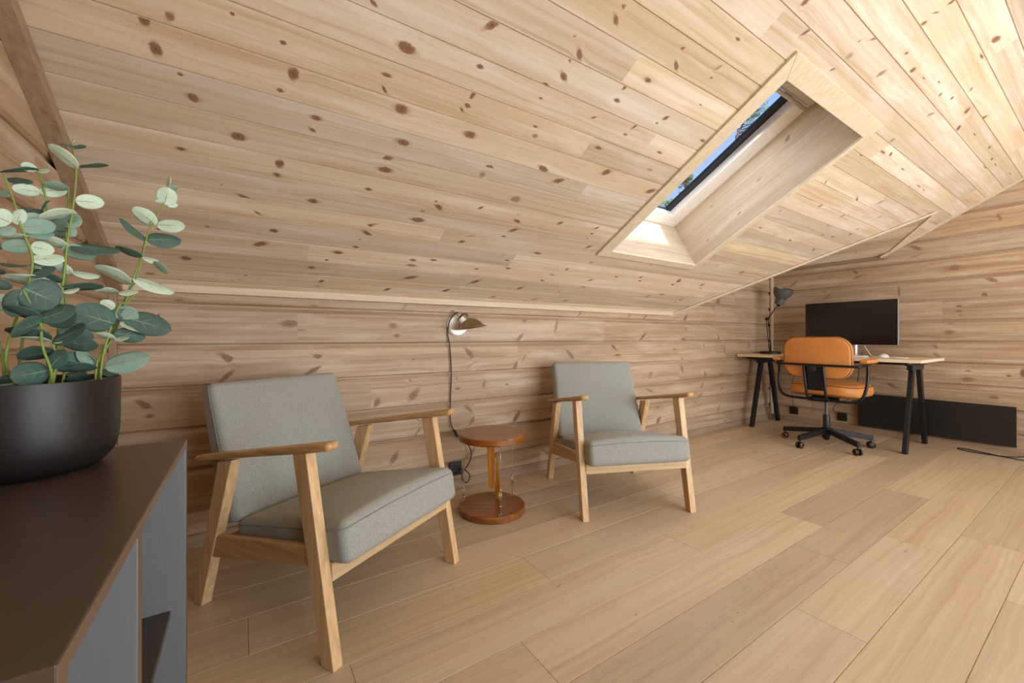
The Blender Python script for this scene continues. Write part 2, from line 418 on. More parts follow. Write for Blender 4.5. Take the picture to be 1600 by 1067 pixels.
# floor: planks 0.2 m wide along x
joints = {0: (1.0,), 1: (1.69,), 2: (0.72,), 3: (2.11,), 4: (1.616,), 5: (2.87,), -2: (0.73,), -1: (3.3,)}
rows = []; rf = random.Random(5)
for i in range(-5, 19):
    v1 = 1.447 - 0.1995 * i; v0 = v1 - 0.1995
    if v0 > YB: continue
    rows.append((v0, v1, spans(rf, XL, XR, 1.5, 2.3, joints.get(i, ()))))
def prof_floor(v0, v1): return [(v0, -0.003), (v0 + 0.0007, -0.003), (v0 + 0.0018, 0), (v1 - 0.0018, 0), (v1 - 0.0007, -0.003), (v1, -0.003)]
fl_rows = []
for v0, v1, sp_ in rows: fl_rows.append((v0, v1, [(a + 0.0006, b - 0.0006) for a, b in sp_]))
fk = [(1.12, 0.93, .006, .004, 0, 1), (1.36, 0.73, .005, .004, 0, 1), (1.42, 0.745, .004, .003, 0, 1), (1.0, 1.2, .02, .006, .3, .5), (2.45, 0.55, .02, .008, 0, .5), (1.35, .33, .02, .01, 0, .5)]
fl = board_field('floor', (0, 0, 0), (1, 0, 0), (0, 1, 0), (0, 0, 1), fl_rows, M['floor'], prof_floor,
                 [[(-1, 0, -XL), (1, 0, XR), (0, -1, -YF), (0, 1, YB)]], fk, seed=21)
structure(fl)
structure(box('floor_underlay', XL - .1, XR + .1, YF - .1, YB + .1, -0.15, -0.0035, M['dark_gap']))

KC=[(-0.207,1.148,0.0131,0.0126,-1.57,1),(-0.193,1.084,0.016,0.0158,-1.57,1),(-0.148,1.032,0.0062,0.0055,0,1),(-0.125,0.971,0.0152,0.0135,-0.3,1),(-0.018,0.873,0.0202,0.0174,0,1),(-0.17,0.778,0.0123,0.0084,-0,1),(-0.155,1.178,0.0117,0.0109,1.12,0.8),(-0.027,1.237,0.0047,0.0046,-0,1),(0.289,1.392,0.0121,0.0067,-0.41,1),(0.396,1.368,0.0248,0.0128,0.84,1),(0.402,1.317,0.0276,0.0177,-0.15,1),(0.618,1.469,0.0264,0.0131,0.77,1),(0.636,1.347,0.0135,0.0093,-0,1),(0.087,1.209,0.0081,0.007,0,1),(0.366,1.22,0.0146,0.0079,0,1),(0.372,1.173,0.0143,0.0058,-0.8,1),(0.117,1.132,0.0189,0.0168,1.57,1),(0.088,1.069,0.0081,0.0071,0,1),(0.193,1.011,0.0143,0.0105,0,1),(0.186,0.964,0.0116,0.0068,-0.48,1),(0.44,1.128,0.0246,0.018,-0,1),(0.652,1.254,0.0242,0.0079,1.36,1),(0.648,1.212,0.0133,0.0089,-0,1),(0.705,1.111,0.0217,0.0174,0,1),(0.479,1.006,0.0231,0.0148,0,1),(0.444,0.924,0.0231,0.0137,0.7,1),(0.45,0.873,0.0254,0.015,-0,1),(0.101,0.799,0.0158,0.015,-1.57,1),(0.096,0.747,0.0132,0.01,-0.25,1),(0.41,0.763,0.0123,0.0091,0,1),(0.846,1.001,0.0166,0.0102,0,1),(0.834,0.955,0.0141,0.0134,-1.57,0.6),(0.637,1.192,0.0096,0.0057,-0.68,1),(0.985,1.668,0.0132,0.0088,0.69,1),(0.992,1.635,0.017,0.0091,-0.55,1),(1.304,1.664,0.0111,0.0059,0.52,1),(1.336,1.612,0.0228,0.0087,-0.53,1),(1.497,1.773,0.0138,0.0053,0,1),(0.891,1.542,0.0061,0.0039,0,1),(0.94,1.505,0.0202,0.0108,-0.72,1),(1.248,1.553,0.0108,0.0045,0,1),(1.264,1.531,0.0165,0.0086,0,1),(0.917,1.468,0.0121,0.0085,1.11,1),(0.932,1.423,0.0217,0.0118,-0.53,1),(1.193,1.478,0.0128,0.0081,1.19,1),(1.2,1.425,0.0164,0.0094,-0,1),(0.884,1.377,0.0118,0.0053,0,1),(0.895,1.327,0.0083,0.0043,-0,1),(1.479,1.442,0.0132,0.01,0.71,1),(1.457,1.41,0.0087,0.0042,0,1),(1.154,1.335,0.0116,0.0051,0.6,1),(1.368,1.367,0.0205,0.0064,0.97,1),(1.351,1.32,0.0104,0.0059,-0,1),(1.775,1.422,0.0184,0.0075,0,1),(0.937,1.223,0.0114,0.0056,-0,1),(0.96,1.186,0.0126,0.011,0,0.7),(1.274,1.227,0.0203,0.0086,-0,1),(1.601,1.302,0.0146,0.0064,0,1),(1.632,1.211,0.0202,0.0071,0,0.6),(1.048,1.104,0.0101,0.0065,0,1),(1.086,1.06,0.0285,0.0145,-0.21,1),(1.409,1.132,0.025,0.0169,0.48,1),(1.199,1.022,0.0261,0.0153,0.43,1),(1.756,1.106,0.0264,0.0163,0.46,1),(1.525,1.637,0.0116,0.0045,0,1),(1.522,1.676,0.013,0.0076,0.96,0.6),(1.59,1.541,0.008,0.0032,0,1),(1.639,1.955,0.0133,0.0123,0.81,1),(1.765,1.904,0.0185,0.0087,0.97,1),(2.292,2.183,0.0156,0.0105,0.49,1),(2.291,2.147,0.0119,0.0109,0.48,1),(2.308,2.233,0.0111,0.0094,1.03,1),(2.821,2.292,0.0262,0.0154,0.19,1),(2.872,2.235,0.0274,0.0051,0,1),(2.058,1.977,0.0168,0.0081,1.01,0.7),(2.124,2.021,0.0182,0.0069,0.6,0.8),(2.095,1.94,0.0166,0.0153,0.12,0.5),(2.381,1.97,0.018,0.0148,1.07,0.7),(3.112,1.763,0.0352,0.0063,0,1),(3.202,1.776,0.0188,0.0108,-0.33,1),(2.96,1.699,0.0188,0.004,0,1),(2.082,1.877,0.0101,0.0063,0.71,1),(3.466,2.044,0.025,0.0126,-0.29,1),(3.064,2.089,0.013,0.0089,-0.38,1),(2.941,2.066,0.0122,0.0076,-0.41,1),(2.813,2.087,0.0162,0.0028,0,1),(2.547,2.047,0.0141,0.0139,0.06,1),(2.681,2.057,0.0152,0.0028,-0,1),(2.387,2.063,0.0093,0.0062,0.27,1),(3.323,2.105,0.0225,0.0146,-0.33,1),(3.554,2.137,0.0184,0.0174,0.46,1),(4.067,2.091,0.0183,0.0091,-0.16,1),(3.703,2.076,0.0253,0.0035,0,1),(4.306,2.07,0.0204,0.008,-0.1,1),(3.072,1.998,0.0177,0.0103,0.73,0.7),(2.873,2.23,0.0107,0.0091,-0.44,1),(3.115,2.158,0.0108,0.0062,-0.38,1),(3.05,1.826,0.0151,0.0141,-0.06,0.6),(3.518,1.755,0.0241,0.0043,0,1),(4.083,1.729,0.0377,0.0059,0,1),(4.465,2.067,0.0433,0.0033,0,1),(4.388,2.021,0.0423,0.0034,0,1),(4.855,2.096,0.0399,0.0035,0,1),(0.099,0.743,0.0128,0.0111,0,1),(-0.057,0.656,0.0128,0.0099,-0,1),(-0.003,0.616,0.0245,0.0096,-0.38,0.9),(0.223,0.652,0.0191,0.0127,0,1),(0.409,0.759,0.0109,0.0082,-0,1),(0.041,0.543,0.0147,0.0064,-0.62,0.8),(0.455,0.563,0.0261,0.0097,0.52,1),(0.462,0.51,0.0297,0.0122,-0.61,1),(-0.122,0.432,0.0059,0.0046,0,1),(0.099,0.455,0.0158,0.0125,0,1),(0.054,0.363,0.0243,0.0156,0.52,1),(0.428,0.414,0.0141,0.0088,0,1),(0.359,0.362,0.022,0.0124,-0,1),(0.32,0.3,0.0083,0.007,0,1),(-0.204,0.225,0.0185,0.0149,-0,1),(-0.271,0.387,0.0072,0.0072,-0,1),(0.262,0.234,0.015,0.0122,-0,1),(0.002,0.137,0.0055,0.0049,0,1),(0.319,0.132,0.0141,0.0112,0.59,1),(-0.33,0.102,0.0151,0.0113,0,0.6),(-0.02,0.104,0.01,0.0032,0.59,0.5),(0.306,0.088,0.0147,0.0069,0,0.5),(0.435,0.467,0.0069,0.0042,-0,1),(0.718,0.74,0.0227,0.0133,-0.54,1),(0.695,0.767,0.0073,0.0044,0,1),(0.653,0.695,0.0129,0.0095,0.71,1),(0.652,0.644,0.0311,0.0176,0,1),(0.91,0.782,0.0148,0.0084,0.72,1),(1.134,0.744,0.0196,0.0107,-0.32,1),(1.051,0.871,0.0262,0.018,0,0.7),(1.148,0.681,0.028,0.0115,0.59,1),(0.934,0.58,0.0274,0.0147,0.72,1),(0.915,0.546,0.0178,0.01,0.45,1),(1.119,0.628,0.0135,0.0068,0,1),(1.383,0.785,0.015,0.0109,0.73,1),(1.636,0.802,0.0154,0.0079,0.89,1),(1.638,0.756,0.011,0.007,0,1),(1.637,0.718,0.0086,0.006,-0,1),(1.7,0.654,0.0186,0.0122,0.74,1),(1.395,0.541,0.0248,0.0103,0,1),(1.828,0.526,0.0137,0.0115,-0,0.5),(0.716,0.364,0.0151,0.01,0,1),(0.722,0.323,0.0255,0.0116,-0,0.7),(0.822,0.386,0.0159,0.0113,0,1),(1.239,0.451,0.0128,0.0067,0,1),(1.282,0.39,0.0165,0.0155,0,1),(1.09,0.349,0.0122,0.0069,0,1),(1.135,0.277,0.0232,0.0133,0,1),(0.743,0.219,0.0372,0.0147,0.37,1),(1.137,0.233,0.0322,0.0154,0.67,1),(1.696,0.437,0.012,0.0098,0.74,1),(1.622,0.368,0.018,0.0062,0,1),(1.589,0.304,0.0154,0.008,0,1),(1.965,0.356,0.0211,0.0105,0.4,1),(1.966,0.278,0.021,0.0088,-0,1),(2.158,0.419,0.0159,0.0083,0,1),(0.653,0.099,0.0208,0.012,0.58,1),(0.992,0.126,0.0207,0.0138,0.58,1),(1.474,0.206,0.0248,0.012,0.57,1),(1.33,0.092,0.021,0.0119,0.4,0.6),(1.66,0.095,0.0266,0.0115,0.57,0.6),(1.934,0.099,0.0211,0.0126,0.56,0.6),(1.117,0.787,0.0074,0.003,0,1),(1.802,0.196,0.0071,0.0054,0,1),(1.84,0.525,0.0203,0.0076,0,0.6),(2.155,0.422,0.02,0.0104,0,1),(1.971,0.353,0.025,0.0105,0,1),(1.965,0.28,0.0151,0.0139,0.4,1),(2.389,0.448,0.0118,0.011,0.76,1),(2.42,0.405,0.0148,0.0092,0,1),(2.822,0.457,0.0228,0.0226,-0.8,1),(2.807,0.406,0.017,0.0099,-0,1),(3.153,0.443,0.0159,0.0148,0.78,1),(3.19,0.4,0.0169,0.0085,0,1),(2.832,0.274,0.0258,0.013,-0,0.7),(2.701,0.237,0.0183,0.0137,0.77,0.7),(3.143,0.229,0.0222,0.016,0.78,0.7),(3.119,0.182,0.0142,0.0096,0,1),(3.421,0.651,0.0263,0.0199,0.56,0.7),(2.356,0.58,0.0168,0.0072,0.57,0.5),(2.936,1.084,0.0199,0.0056,-0,1),(3.442,1.048,0.0228,0.0113,-0.24,1),(3.898,1.04,0.0272,0.0138,-0.79,1),(3.893,1.185,0.0284,0.0062,-0,1),(3.727,1.174,0.0214,0.0061,-0,1),(3.514,1.487,0.045,0.0076,-0.44,1),(2.972,1.496,0.017,0.0054,-0.73,1),(3.232,1.364,0.0175,0.0161,1.27,0.8),(4.097,1.731,0.0256,0.0042,0,1),(3.972,1.733,0.0306,0.0041,0,1),(3.627,1.359,0.0215,0.0121,1.03,0.7),(3.675,1.377,0.0142,0.0108,0.77,0.6),(2.906,1.237,0.013,0.0063,0.75,1),(4.088,1.454,0.017,0.0122,0.78,0.7),(4.072,1.254,0.0156,0.0151,1.08,1),(3.619,1.256,0.0259,0.0034,0,1),(4.05,1.309,0.0109,0.0096,0.78,1),(3.814,1.54,0.0258,0.0153,1.04,0.7)]
KW=[(-0.247,1.105,0.0175,0.0096,0,1),(-0.316,1.046,0.0071,0.006,-1.57,1),(0.189,1.02,0.0384,0.02,-0,1),(0.239,0.987,0.0214,0.0074,-0,0.6),(-0.07,0.852,0.0298,0.0173,-0.63,1),(-0.073,0.767,0.0369,0.0126,0.77,1),(-0.365,0.661,0.0297,0.0139,-0.62,1),(-0.345,0.609,0.0152,0.0109,0,1),(0.319,0.848,0.0228,0.0147,-0.4,1),(0.289,0.774,0.045,0.013,0.53,1),(0.302,1.102,0.0147,0.0073,0,1),(0.777,1.127,0.0374,0.0072,0.96,0.5),(1.085,1.115,0.0149,0.0078,0,1),(0.711,1.016,0.0198,0.0179,-0,1),(0.733,0.96,0.0164,0.0144,0,1),(0.831,0.82,0.0105,0.0065,0,1),(0.824,0.682,0.0343,0.0128,-1.05,1),(0.833,0.608,0.0342,0.0235,0.82,1),(0.62,0.582,0.0219,0.018,1.03,1),(1.205,0.846,0.045,0.019,-0.83,1),(1.21,0.77,0.045,0.0106,0.53,0.35),(1.593,0.945,0.045,0.0168,0.78,0.8),(1.56,0.757,0.0312,0.015,0.95,1),(1.632,0.809,0.0343,0.0076,0.95,0.5),(1.111,0.696,0.0206,0.0092,-1.02,0.6),(1.12,0.628,0.0151,0.0118,0,1),(1.311,0.644,0.0264,0.0118,1.37,0.7),(1.49,0.63,0.0126,0.0085,0,0.8),(1.199,0.491,0.0449,0.012,-0.7,0.8),(1.227,0.418,0.0397,0.0138,0.86,0.8),(1.566,0.401,0.045,0.0207,0.93,1),(0.717,0.254,0.0318,0.0194,1,1),(0.856,0.385,0.0354,0.0081,0.99,0.6),(0.856,0.464,0.0301,0.0071,-0.74,0.6),(1.21,0.204,0.045,0.0208,0.74,0.7),(1.776,0.149,0.0304,0.0114,0,1.2),(1.833,0.112,0.0427,0.0115,-0.68,0.7),(2.057,0.821,0.045,0.0189,-0.75,0.8),(1.632,1.065,0.016,0.0087,-0,1),(1.92,1.032,0.045,0.0147,1.35,0.6),(2.159,1.136,0.0289,0.0094,0.92,0.7),(2.723,1.14,0.0329,0.0109,0.88,0.6),(2.918,1.124,0.045,0.0107,0.68,0.7),(2.952,1.015,0.0319,0.0126,1.06,0.7),(2.892,0.956,0.045,0.0161,0.67,1),(2.524,0.873,0.045,0.0127,-0.62,1),(2.576,0.803,0.0281,0.0097,-0,0.9),(3.503,1.132,0.045,0.0188,0.72,1),(3.477,0.932,0.0317,0.0159,0,1),(3.34,0.839,0.0203,0.0094,0,0.8),(3.509,1.025,0.0144,0.0133,-1.57,0.7),(4.063,1.316,0.045,0.0263,0.62,1),(3.986,1.247,0.045,0.0149,-1.26,0.5),(4.078,0.939,0.0358,0.0181,-1.26,0.7),(3.814,0.873,0.0311,0.014,-1.27,0.6),(3.456,0.75,0.0148,0.0127,-1.29,0.6),(3.456,0.651,0.0375,0.0147,-1.16,0.8),(3.832,0.575,0.035,0.0195,-1.28,0.8),(4.116,0.539,0.0358,0.0092,0.15,1),(4.189,0.808,0.045,0.0154,-1.26,0.5),(4.811,1.517,0.045,0.023,-0,0.5),(3.78,0.474,0.0287,0.016,0.99,0.8),(3.737,0.37,0.045,0.0153,0.55,0.7),(4.125,0.417,0.0304,0.0145,0.97,0.5),(2.998,0.622,0.0336,0.0162,0.82,0.5),(2.986,0.481,0.045,0.0121,-0.3,0.7),(3.109,0.329,0.0329,0.0137,-0,1),(3.102,0.201,0.045,0.0257,0.78,0.9),(2.896,0.334,0.045,0.0118,-0.32,0.7),(3.451,0.115,0.045,0.0211,-0.56,0.7),(4.078,0.221,0.045,0.0151,1.1,0.5),(4.302,0.146,0.045,0.0145,-0,0.5),(3.667,0.318,0.0276,0.0099,-0,0.6),(4.682,0.864,0.039,0.0208,-1.24,0.5)]
KE=[(-1.528,1.606,0.045,0.0146,-0.79,1),(-1.514,1.559,0.0347,0.012,0.32,0.8),(-2.085,1.554,0.045,0.0152,0.7,0.6),(-1.799,1.441,0.045,0.0131,-0.66,0.6),(-1.769,1.385,0.0434,0.0137,0.74,0.5),(-1.204,1.385,0.0447,0.0106,-1.51,0.8),(-0.846,1.556,0.032,0.0265,0,0.7),(-0.635,1.429,0.0412,0.0196,-0.6,0.8),(-0.672,1.304,0.0197,0.0184,1.57,1),(-0.816,1.22,0.0178,0.0116,0,1),(-0.818,1.177,0.0178,0.0117,0,1),(-0.809,1.142,0.0138,0.0087,0,0.7),(-0.871,1.052,0.0305,0.0265,-0,0.8),(-0.876,0.993,0.0305,0.0236,0,0.8),(-0.964,0.865,0.0271,0.0212,1.57,0.6),(-0.764,0.661,0.0174,0.0115,-0,1),(-0.767,0.589,0.0328,0.023,0,0.8),(-0.542,0.638,0.0138,0.0123,0,1),(-1.259,0.493,0.045,0.0185,-0.59,0.9),(-1.396,0.559,0.045,0.0123,0.5,0.4),(-0.622,0.453,0.0305,0.0167,0,0.9),(-0.954,0.791,0.0279,0.0136,-0.67,0.6),(-0.592,1.937,0.0295,0.0127,-1.24,0.6),(-1.091,1.777,0.045,0.0175,-0.51,0.8),(-1.091,1.701,0.0397,0.0112,0.32,0.4),(-0.472,0.665,0.0306,0.0159,1.57,1.3)]


# sloping ceiling: boards along x, v measured down the slope from the knee wall
SK = dict(x0=1.885, x1=2.766, y0=0.793, y1=1.757)       # roof window opening
def vy(y): return (YB - y) / CS
rows = []; rc = random.Random(11)
for i in range(0, 36):
    ya = 0.2797 + 0.0949 * (22 - i); yb = ya - 0.0949
    rows.append((vy(ya), vy(yb), spans(rc, XL, XR, 2.6, 4.4)))
V1 = vy(YRIDGE)
S2 = CS
XA = 5.63
cl = [
    [(1, 0, SK['x0']), (-1, 0, -XL), (0, 1, V1), (0, -1, 0)],
    [(-1, 0, -SK['x0']), (1, 0, SK['x1']), (0, -1, 0), (0, 1, vy(SK['y1']))],
    [(-1, 0, -SK['x0']), (1, 0, SK['x1']), (0, 1, V1), (0, -1, -vy(SK['y0']))],
    # x + y <= 5.63 with y = YB - v*CS
    [(-1, 0, -SK['x1']), (1, 0, KV1), (0, 1, V1), (0, -1, 0), (1, -CS, XA - YB)],
    # y <= x - (KV1-0.893)
    [(-1, 0, -KV1), (1, 0, XR), (0, 1, V1), (-1, -CS, -(KV1 - 0.893) - YB)],
]
def prof_ceil(v0, v1): return [(v0, -0.005), (v0 + 0.0006, -0.005), (v0 + 0.002, 0), (v1 - 0.002, 0), (v1 - 0.0006, -0.005), (v1, -0.005)]
ce = board_field('ceiling', (0, YB, ZK), (1, 0, 0), (0, -CS, SN), (0, -SN, -CS), rows, M['ceil'], prof_ceil, cl, KC, seed=8)
structure(ce)

# roof slab behind the boards, with the hole for the roof window and the side gable
def slope_pt(x, y, t=0.0):                        # t = distance above the ceiling plane
    return Vector((x, y, zc(y))) + Vector((0, SN, CS)) * t
bm = bmesh.new()
def slab(poly, t0, t1):
    lo = [bm.verts.new(slope_pt(x, y, t0)) for x, y in poly]; hi = [bm.verts.new(slope_pt(x, y, t1)) for x, y in poly]
    bm.faces.new(lo); bm.faces.new(hi[::-1])
    for i in range(len(poly)):
        j = (i + 1) % len(poly); bm.faces.new((lo[i], lo[j], hi[j], hi[i]))
sx0, sx1, sy0, sy1 = SK['x0'] - .03, SK['x1'] + .03, SK['y0'] - .03, SK['y1'] + .03
T0, T1 = 0.006, 0.30
slab([(XL - .1, YRIDGE), (sx0, YRIDGE), (sx0, YB + .1), (XL - .1, YB + .1)], T0, T1)
slab([(sx0, YRIDGE), (sx1, YRIDGE), (sx1, sy0), (sx0, sy0)], T0, T1)
slab([(sx0, sy1), (sx1, sy1), (sx1, YB + .1), (sx0, YB + .1)], T0, T1)
slab([(sx1, YRIDGE), (KV1, YRIDGE), (KV1, 0.893), (3.2, YB + .1), (sx1, YB + .1)], T0, 0.02)
slab([(KV1, YRIDGE), (XR + .1, YRIDGE), (XR + .1, 0.893 + XR + .1 - KV1), (KV1, 0.893)], T0, 0.02)
o = bmobj('roof_slab', bm, M['dark_gap']); structure(o)

# the little side gable: two small slopes over the desk corner, falling away from a ridge along y
ZR = zc(0.893)
def gable_piece(name, pts, m, th=0.05):
    b = bmesh.new(); lo = [b.verts.new(p) for p in pts]; hi = [b.verts.new(Vector(p) + Vector((0, 0, th))) for p in pts]
    b.faces.new(lo); b.faces.new(hi[::-1])
    for i in range(len(pts)):
        j = (i + 1) % len(pts); b.faces.new((lo[i], lo[j], hi[j], hi[i]))
    return structure(bmobj(name, b, m))
gable_piece('ceiling_gable_west', [(3.3, YB + .1, zc(YB) ), (3.3, YB, zc(YB)), (KV1, .893, ZR), (KV1, YB + .1, ZR)], M['trim'])
ga = []
gl_ = math.hypot(1, TAN)
rows = [(0.0 + 0.12 * i, 0.12 * (i + 1), [(0.6, 2.6)]) for i in range(5)]
# u = y, v = distance down the slope from the ridge
ce2 = board_field('ceiling_gable_east', (KV1, 0, ZR), (0, 1, 0), (CS, 0, -SN), (-SN, 0, -CS), rows, M['ceil'], prof_ceil,
                  [[(1, 0, YB), (0, 1, (XR - KV1) / CS), (-1, CS, -0.893), (0, -1, 0)]],
                  [(1.75, 0.30, .016, .008, 0, 1), (1.3, 0.2, .012, .006, 0, .8), (1.95, .42, .015, .006, 0, .8), (1.5, .38, .012, .006, .3, .7)], seed=4)
structure(ce2)
gable_piece('roof_slab', [(KV1, .893, ZR + .006), (XR + .1, .893 + XR + .1 - KV1, ZR + .006 - TAN * (XR + .1 - KV1)), (XR + .1, YB + .1, ZR + .006 - TAN * (XR + .1 - KV1)), (KV1, YB + .1, ZR + .006)], M['dark_gap'])

# log walls
LOG = 0.1862; Z0 = 0.165
def prof_log(v0, v1):
    return [(v0, -0.018), (v0 + 0.006, -0.018), (v0 + 0.0065, -0.010), (v0 + 0.014, 0.0), (v1 - 0.022, 0.0), (v1 - 0.004, -0.015), (v1 - 0.0035, -0.018), (v1, -0.018)]
def log_rows(seed, a, b, top, lo=2.2, hi=4.0, forced={}):
    r_ = random.Random(seed); out = []
    for i in range(-1, 16):
        v0 = Z0 + LOG * i; v1 = v0 + LOG
        if v1 > top + LOG: break
        out.append((v0, v1, spans(r_, a, b, lo, hi, forced.get(i, ()))))
    return out
wl = board_field('wall_back', (0, YB, 0), (1, 0, 0), (0, 0, 1), (0, -1, 0), log_rows(3, XL, XR, 2.1, 1.8, 3.4, {4: (2.42,)}), M['logs'], prof_log,
                 [[(-1, 0, -XL), (1, 0, 3.30), (0, -1, 0), (0, 1, ZK + .02)],
                  [(-1, 0, -3.30), (1, 0, KV1), (0, -1, 0), (-TAN, 1, ZK - TAN * 3.3)],
                  [(-1, 0, -KV1), (1, 0, XR), (0, -1, 0), (TAN, 1, ZR + TAN * KV1)]], KW, seed=31)
structure(wl)
# right end wall: u = -y
wr = board_field('wall_right', (XR, 0, 0), (0, -1, 0), (0, 0, 1), (-1, 0, 0), log_rows(9, -YB, -YF, 3.2, 3.0, 5.0), M['logs'], prof_log,
                 [[(-1, 0, YB), (1, 0, -1.327), (0, -1, 0), (0, 1, 1.73)],
                  [(-1, 0, 1.327), (1, 0, -YRIDGE), (0, -1, 0), (-TAN, 1, ZK + TAN * YB)],
                  [(-1, 0, YRIDGE), (1, 0, -YF), (0, -1, 0), (TAN, 1, zc(YRIDGE) - TAN * YRIDGE)]], KE, seed=32)
structure(wr)
kl = [(1.0, 1.55, .03, .014, .6, 1), (0.9, 0.8, .03, .02, 0, 1), (1.3, 1.35, .02, .015, 0, 1), (1.62, 1.05, .03, .018, .3, 1)]
wq = board_field('wall_left', (XL, 0, 0), (0, 1, 0), (0, 0, 1), (1, 0, 0), log_rows(14, YF, YB, 3.2, 3.0, 5.0), M['logs'], prof_log,
                 [[(-1, 0, -YRIDGE), (1, 0, YB), (0, -1, 0), (TAN, 1, ZK + TAN * YB)],
                  [(-1, 0, -YF), (1, 0, YRIDGE), (0, -1, 0), (-TAN, 1, zc(YRIDGE) - TAN * YRIDGE)]], kl, seed=33)
structure(wq)
# solid cores behind the boards
def wallcore(name, x0, x1, y0, y1, z1): return structure(box(name, x0, x1, y0, y1, -0.05, z1, M['dark_gap']))
wallcore('wall_back_core', XL - .12, XR + .12, YB + .019, YB + .12, 2.1)
wallcore('wall_left_core', XL - .12, XL - .019, YF - .1, YB + .1, 3.2)
wallcore('wall_right_core', XR + .019, XR + .12, YF - .1, YB + .1, 3.2)

# wall behind the camera, with its tall window opening, and the far slope of the roof
WX0, WX1, WZ0, WZ1 = 0.45, 4.85, 0.08, 2.12
ft = zc(YRIDGE) - TAN * (YRIDGE - YF)
for c_ in ([(-1, 0, -XL), (1, 0, WX0), (0, -1, 0), (0, 1, ft)],):
    pass
wf = board_field('wall_front', (0, YF, 0), (1, 0, 0), (0, 0, 1), (0, 1, 0), log_rows(17, XL, XR, 2.6), M['logs'], prof_log,
                 [[(-1, 0, -XL), (1, 0, WX0), (0, -1, 0), (0, 1, ft)], [(-1, 0, -WX1), (1, 0, XR), (0, -1, 0), (0, 1, ft)],
                  [(-1, 0, -WX0), (1, 0, WX1), (0, -1, 0), (0, 1, WZ0)], [(-1, 0, -WX0), (1, 0, WX1), (0, -1, -WZ1), (0, 1, ft)]], seed=34)
structure(wf)
bm = bmesh.new()
add_box(bm, XL - .1, WX0, YF - .14, YF - .017, -.05, ft + .1); add_box(bm, WX1, XR + .1, YF - .14, YF - .017, -.05, ft + .1)
add_box(bm, WX0, WX1, YF - .14, YF - .017, -.05, WZ0); add_box(bm, WX0, WX1, YF - .14, YF - .017, WZ1, ft + .1)
structure(bmobj('wall_front_core', bm, M['dark_gap']))
rows = [(0.109 * i, 0.109 * (i + 1), spans(rc, XL, XR, 2.6, 4.4)) for i in range(13)]
cf = board_field('ceiling_front', (0, YRIDGE, zc(YRIDGE)), (1, 0, 0), (0, -CS, -SN), (0, SN, -CS), rows, M['ceil'], prof_ceil, [[(-1, 0, -XL), (1, 0, XR), (0, 1, (YRIDGE - YF) / CS), (0, -1, 0)]], seed=9)
structure(cf)
bm = bmesh.new()
add_hexa(bm, [(XL - .1, YF - .14, ft - .08 + .02), (XR + .1, YF - .14, ft - .08 + .02), (XR + .1, YRIDGE, zc(YRIDGE) + .008), (XL - .1, YRIDGE, zc(YRIDGE) + .008)],
         [(XL - .1, YF - .14, ft + .2), (XR + .1, YF - .14, ft + .2), (XR + .1, YRIDGE, zc(YRIDGE) + .3), (XL - .1, YRIDGE, zc(YRIDGE) + .3)])
structure(bmobj('roof_slab', bm, M['dark_gap']))

# trims
def bar(name, pts0, pts1, m, parent=None, bv=0.002):
    bm = bmesh.new(); add_hexa(bm, pts0, pts1); o = bmobj(name, bm, m, parent)
    if bv: bevel(o, bv, 1)
    return o
# board under the slope on the knee wall
def quad_x(x, y0, y1, z0, z1): return [(x, y0, z0), (x, y1, z0), (x, y1, z1), (x, y0, z1)]
structure(bar('trim_1', [(XL, YB - .026, 1.149), (XL, YB, 1.149), (XL, YB, 1.165), (XL, YB - .032, 1.183)], [(3.295, YB - .026, 1.149), (3.295, YB, 1.149), (3.295, YB, 1.165), (3.265, YB - .032, 1.183)], M['trim'], bv=0.0015))
# edge strip along the diagonal valley
d0 = Vector((3.30, 2.33, zc(2.33))); d1 = Vector((KV1, .893, ZR)); dn = Vector((0, -SN, -CS)); ax = (d1 - d0).normalized(); sd = ax.cross(dn).normalized()
def strip(name, a, b, side, dn, wd, th, m):
    a0 = a - side * wd * .5; a1 = a + side * wd * .5; b0 = b - side * wd * .5; b1 = b + side * wd * .5
    return structure(bar(name, [a0, a1, a1 + dn * th, a0 + dn * th], [b0, b1, b1 + dn * th, b0 + dn * th], m, bv=0.001))
strip('trim_2', d0 + Vector((-.01, -.01, 0)), d1 + Vector((-.01, -.01, 0)), sd, dn, .026, .012, M['trimy'])
# end wall trim along the main slope and under the small gable slope
e0 = Vector((XR - .03, 1.33, zc(1.33))); e1 = Vector((XR - .03, YRIDGE, zc(YRIDGE)))
strip('trim_3', e0, e1, Vector((1, 0, 0)), dn, .055, .012, M['trimy'])
structure(bar('trim_4', [(XR - .022, 1.30, 1.738), (XR, 1.30, 1.722), (XR, 1.30, 1.70), (XR - .018, 1.30, 1.712)], [(XR - .022, YB, 1.738), (XR, YB, 1.722), (XR, YB, 1.70), (XR - .018, YB, 1.712)], M['trimg']))
# second valley strip (shadowed)
f0 = Vector((XR, 1.327, 1.73)); f1 = Vector((KV1, .893, ZR)); ax2 = (f1 - f0).normalized(); sd2 = ax2.cross(dn).normalized()
strip('trim_5', f0 + Vector((0, -.02, .01)), f1 + Vector((0, -.02, .01)), sd2, dn, .03, .010, M['trimy'])
# gable trim on the left
g0 = Vector((XL + .022, YB, zc(YB))); g1 = Vector((XL + .022, YRIDGE, zc(YRIDGE)))
strip('trim_6', g0 + Vector((0.0, 0, 0)), g1, Vector((1, 0, 0)), dn, .044, .035, M['trimg'])
structure(box('trim_7', XL, XL + .025, YB - .03, YB, 0, 1.16, M['trimg'], bv=.002))
# corner batten at the desk end
structure(box('trim_8', XR - .022, XR, YB - .034, YB - .008, 0.06, 1.70, M['trimy'], bv=.002))
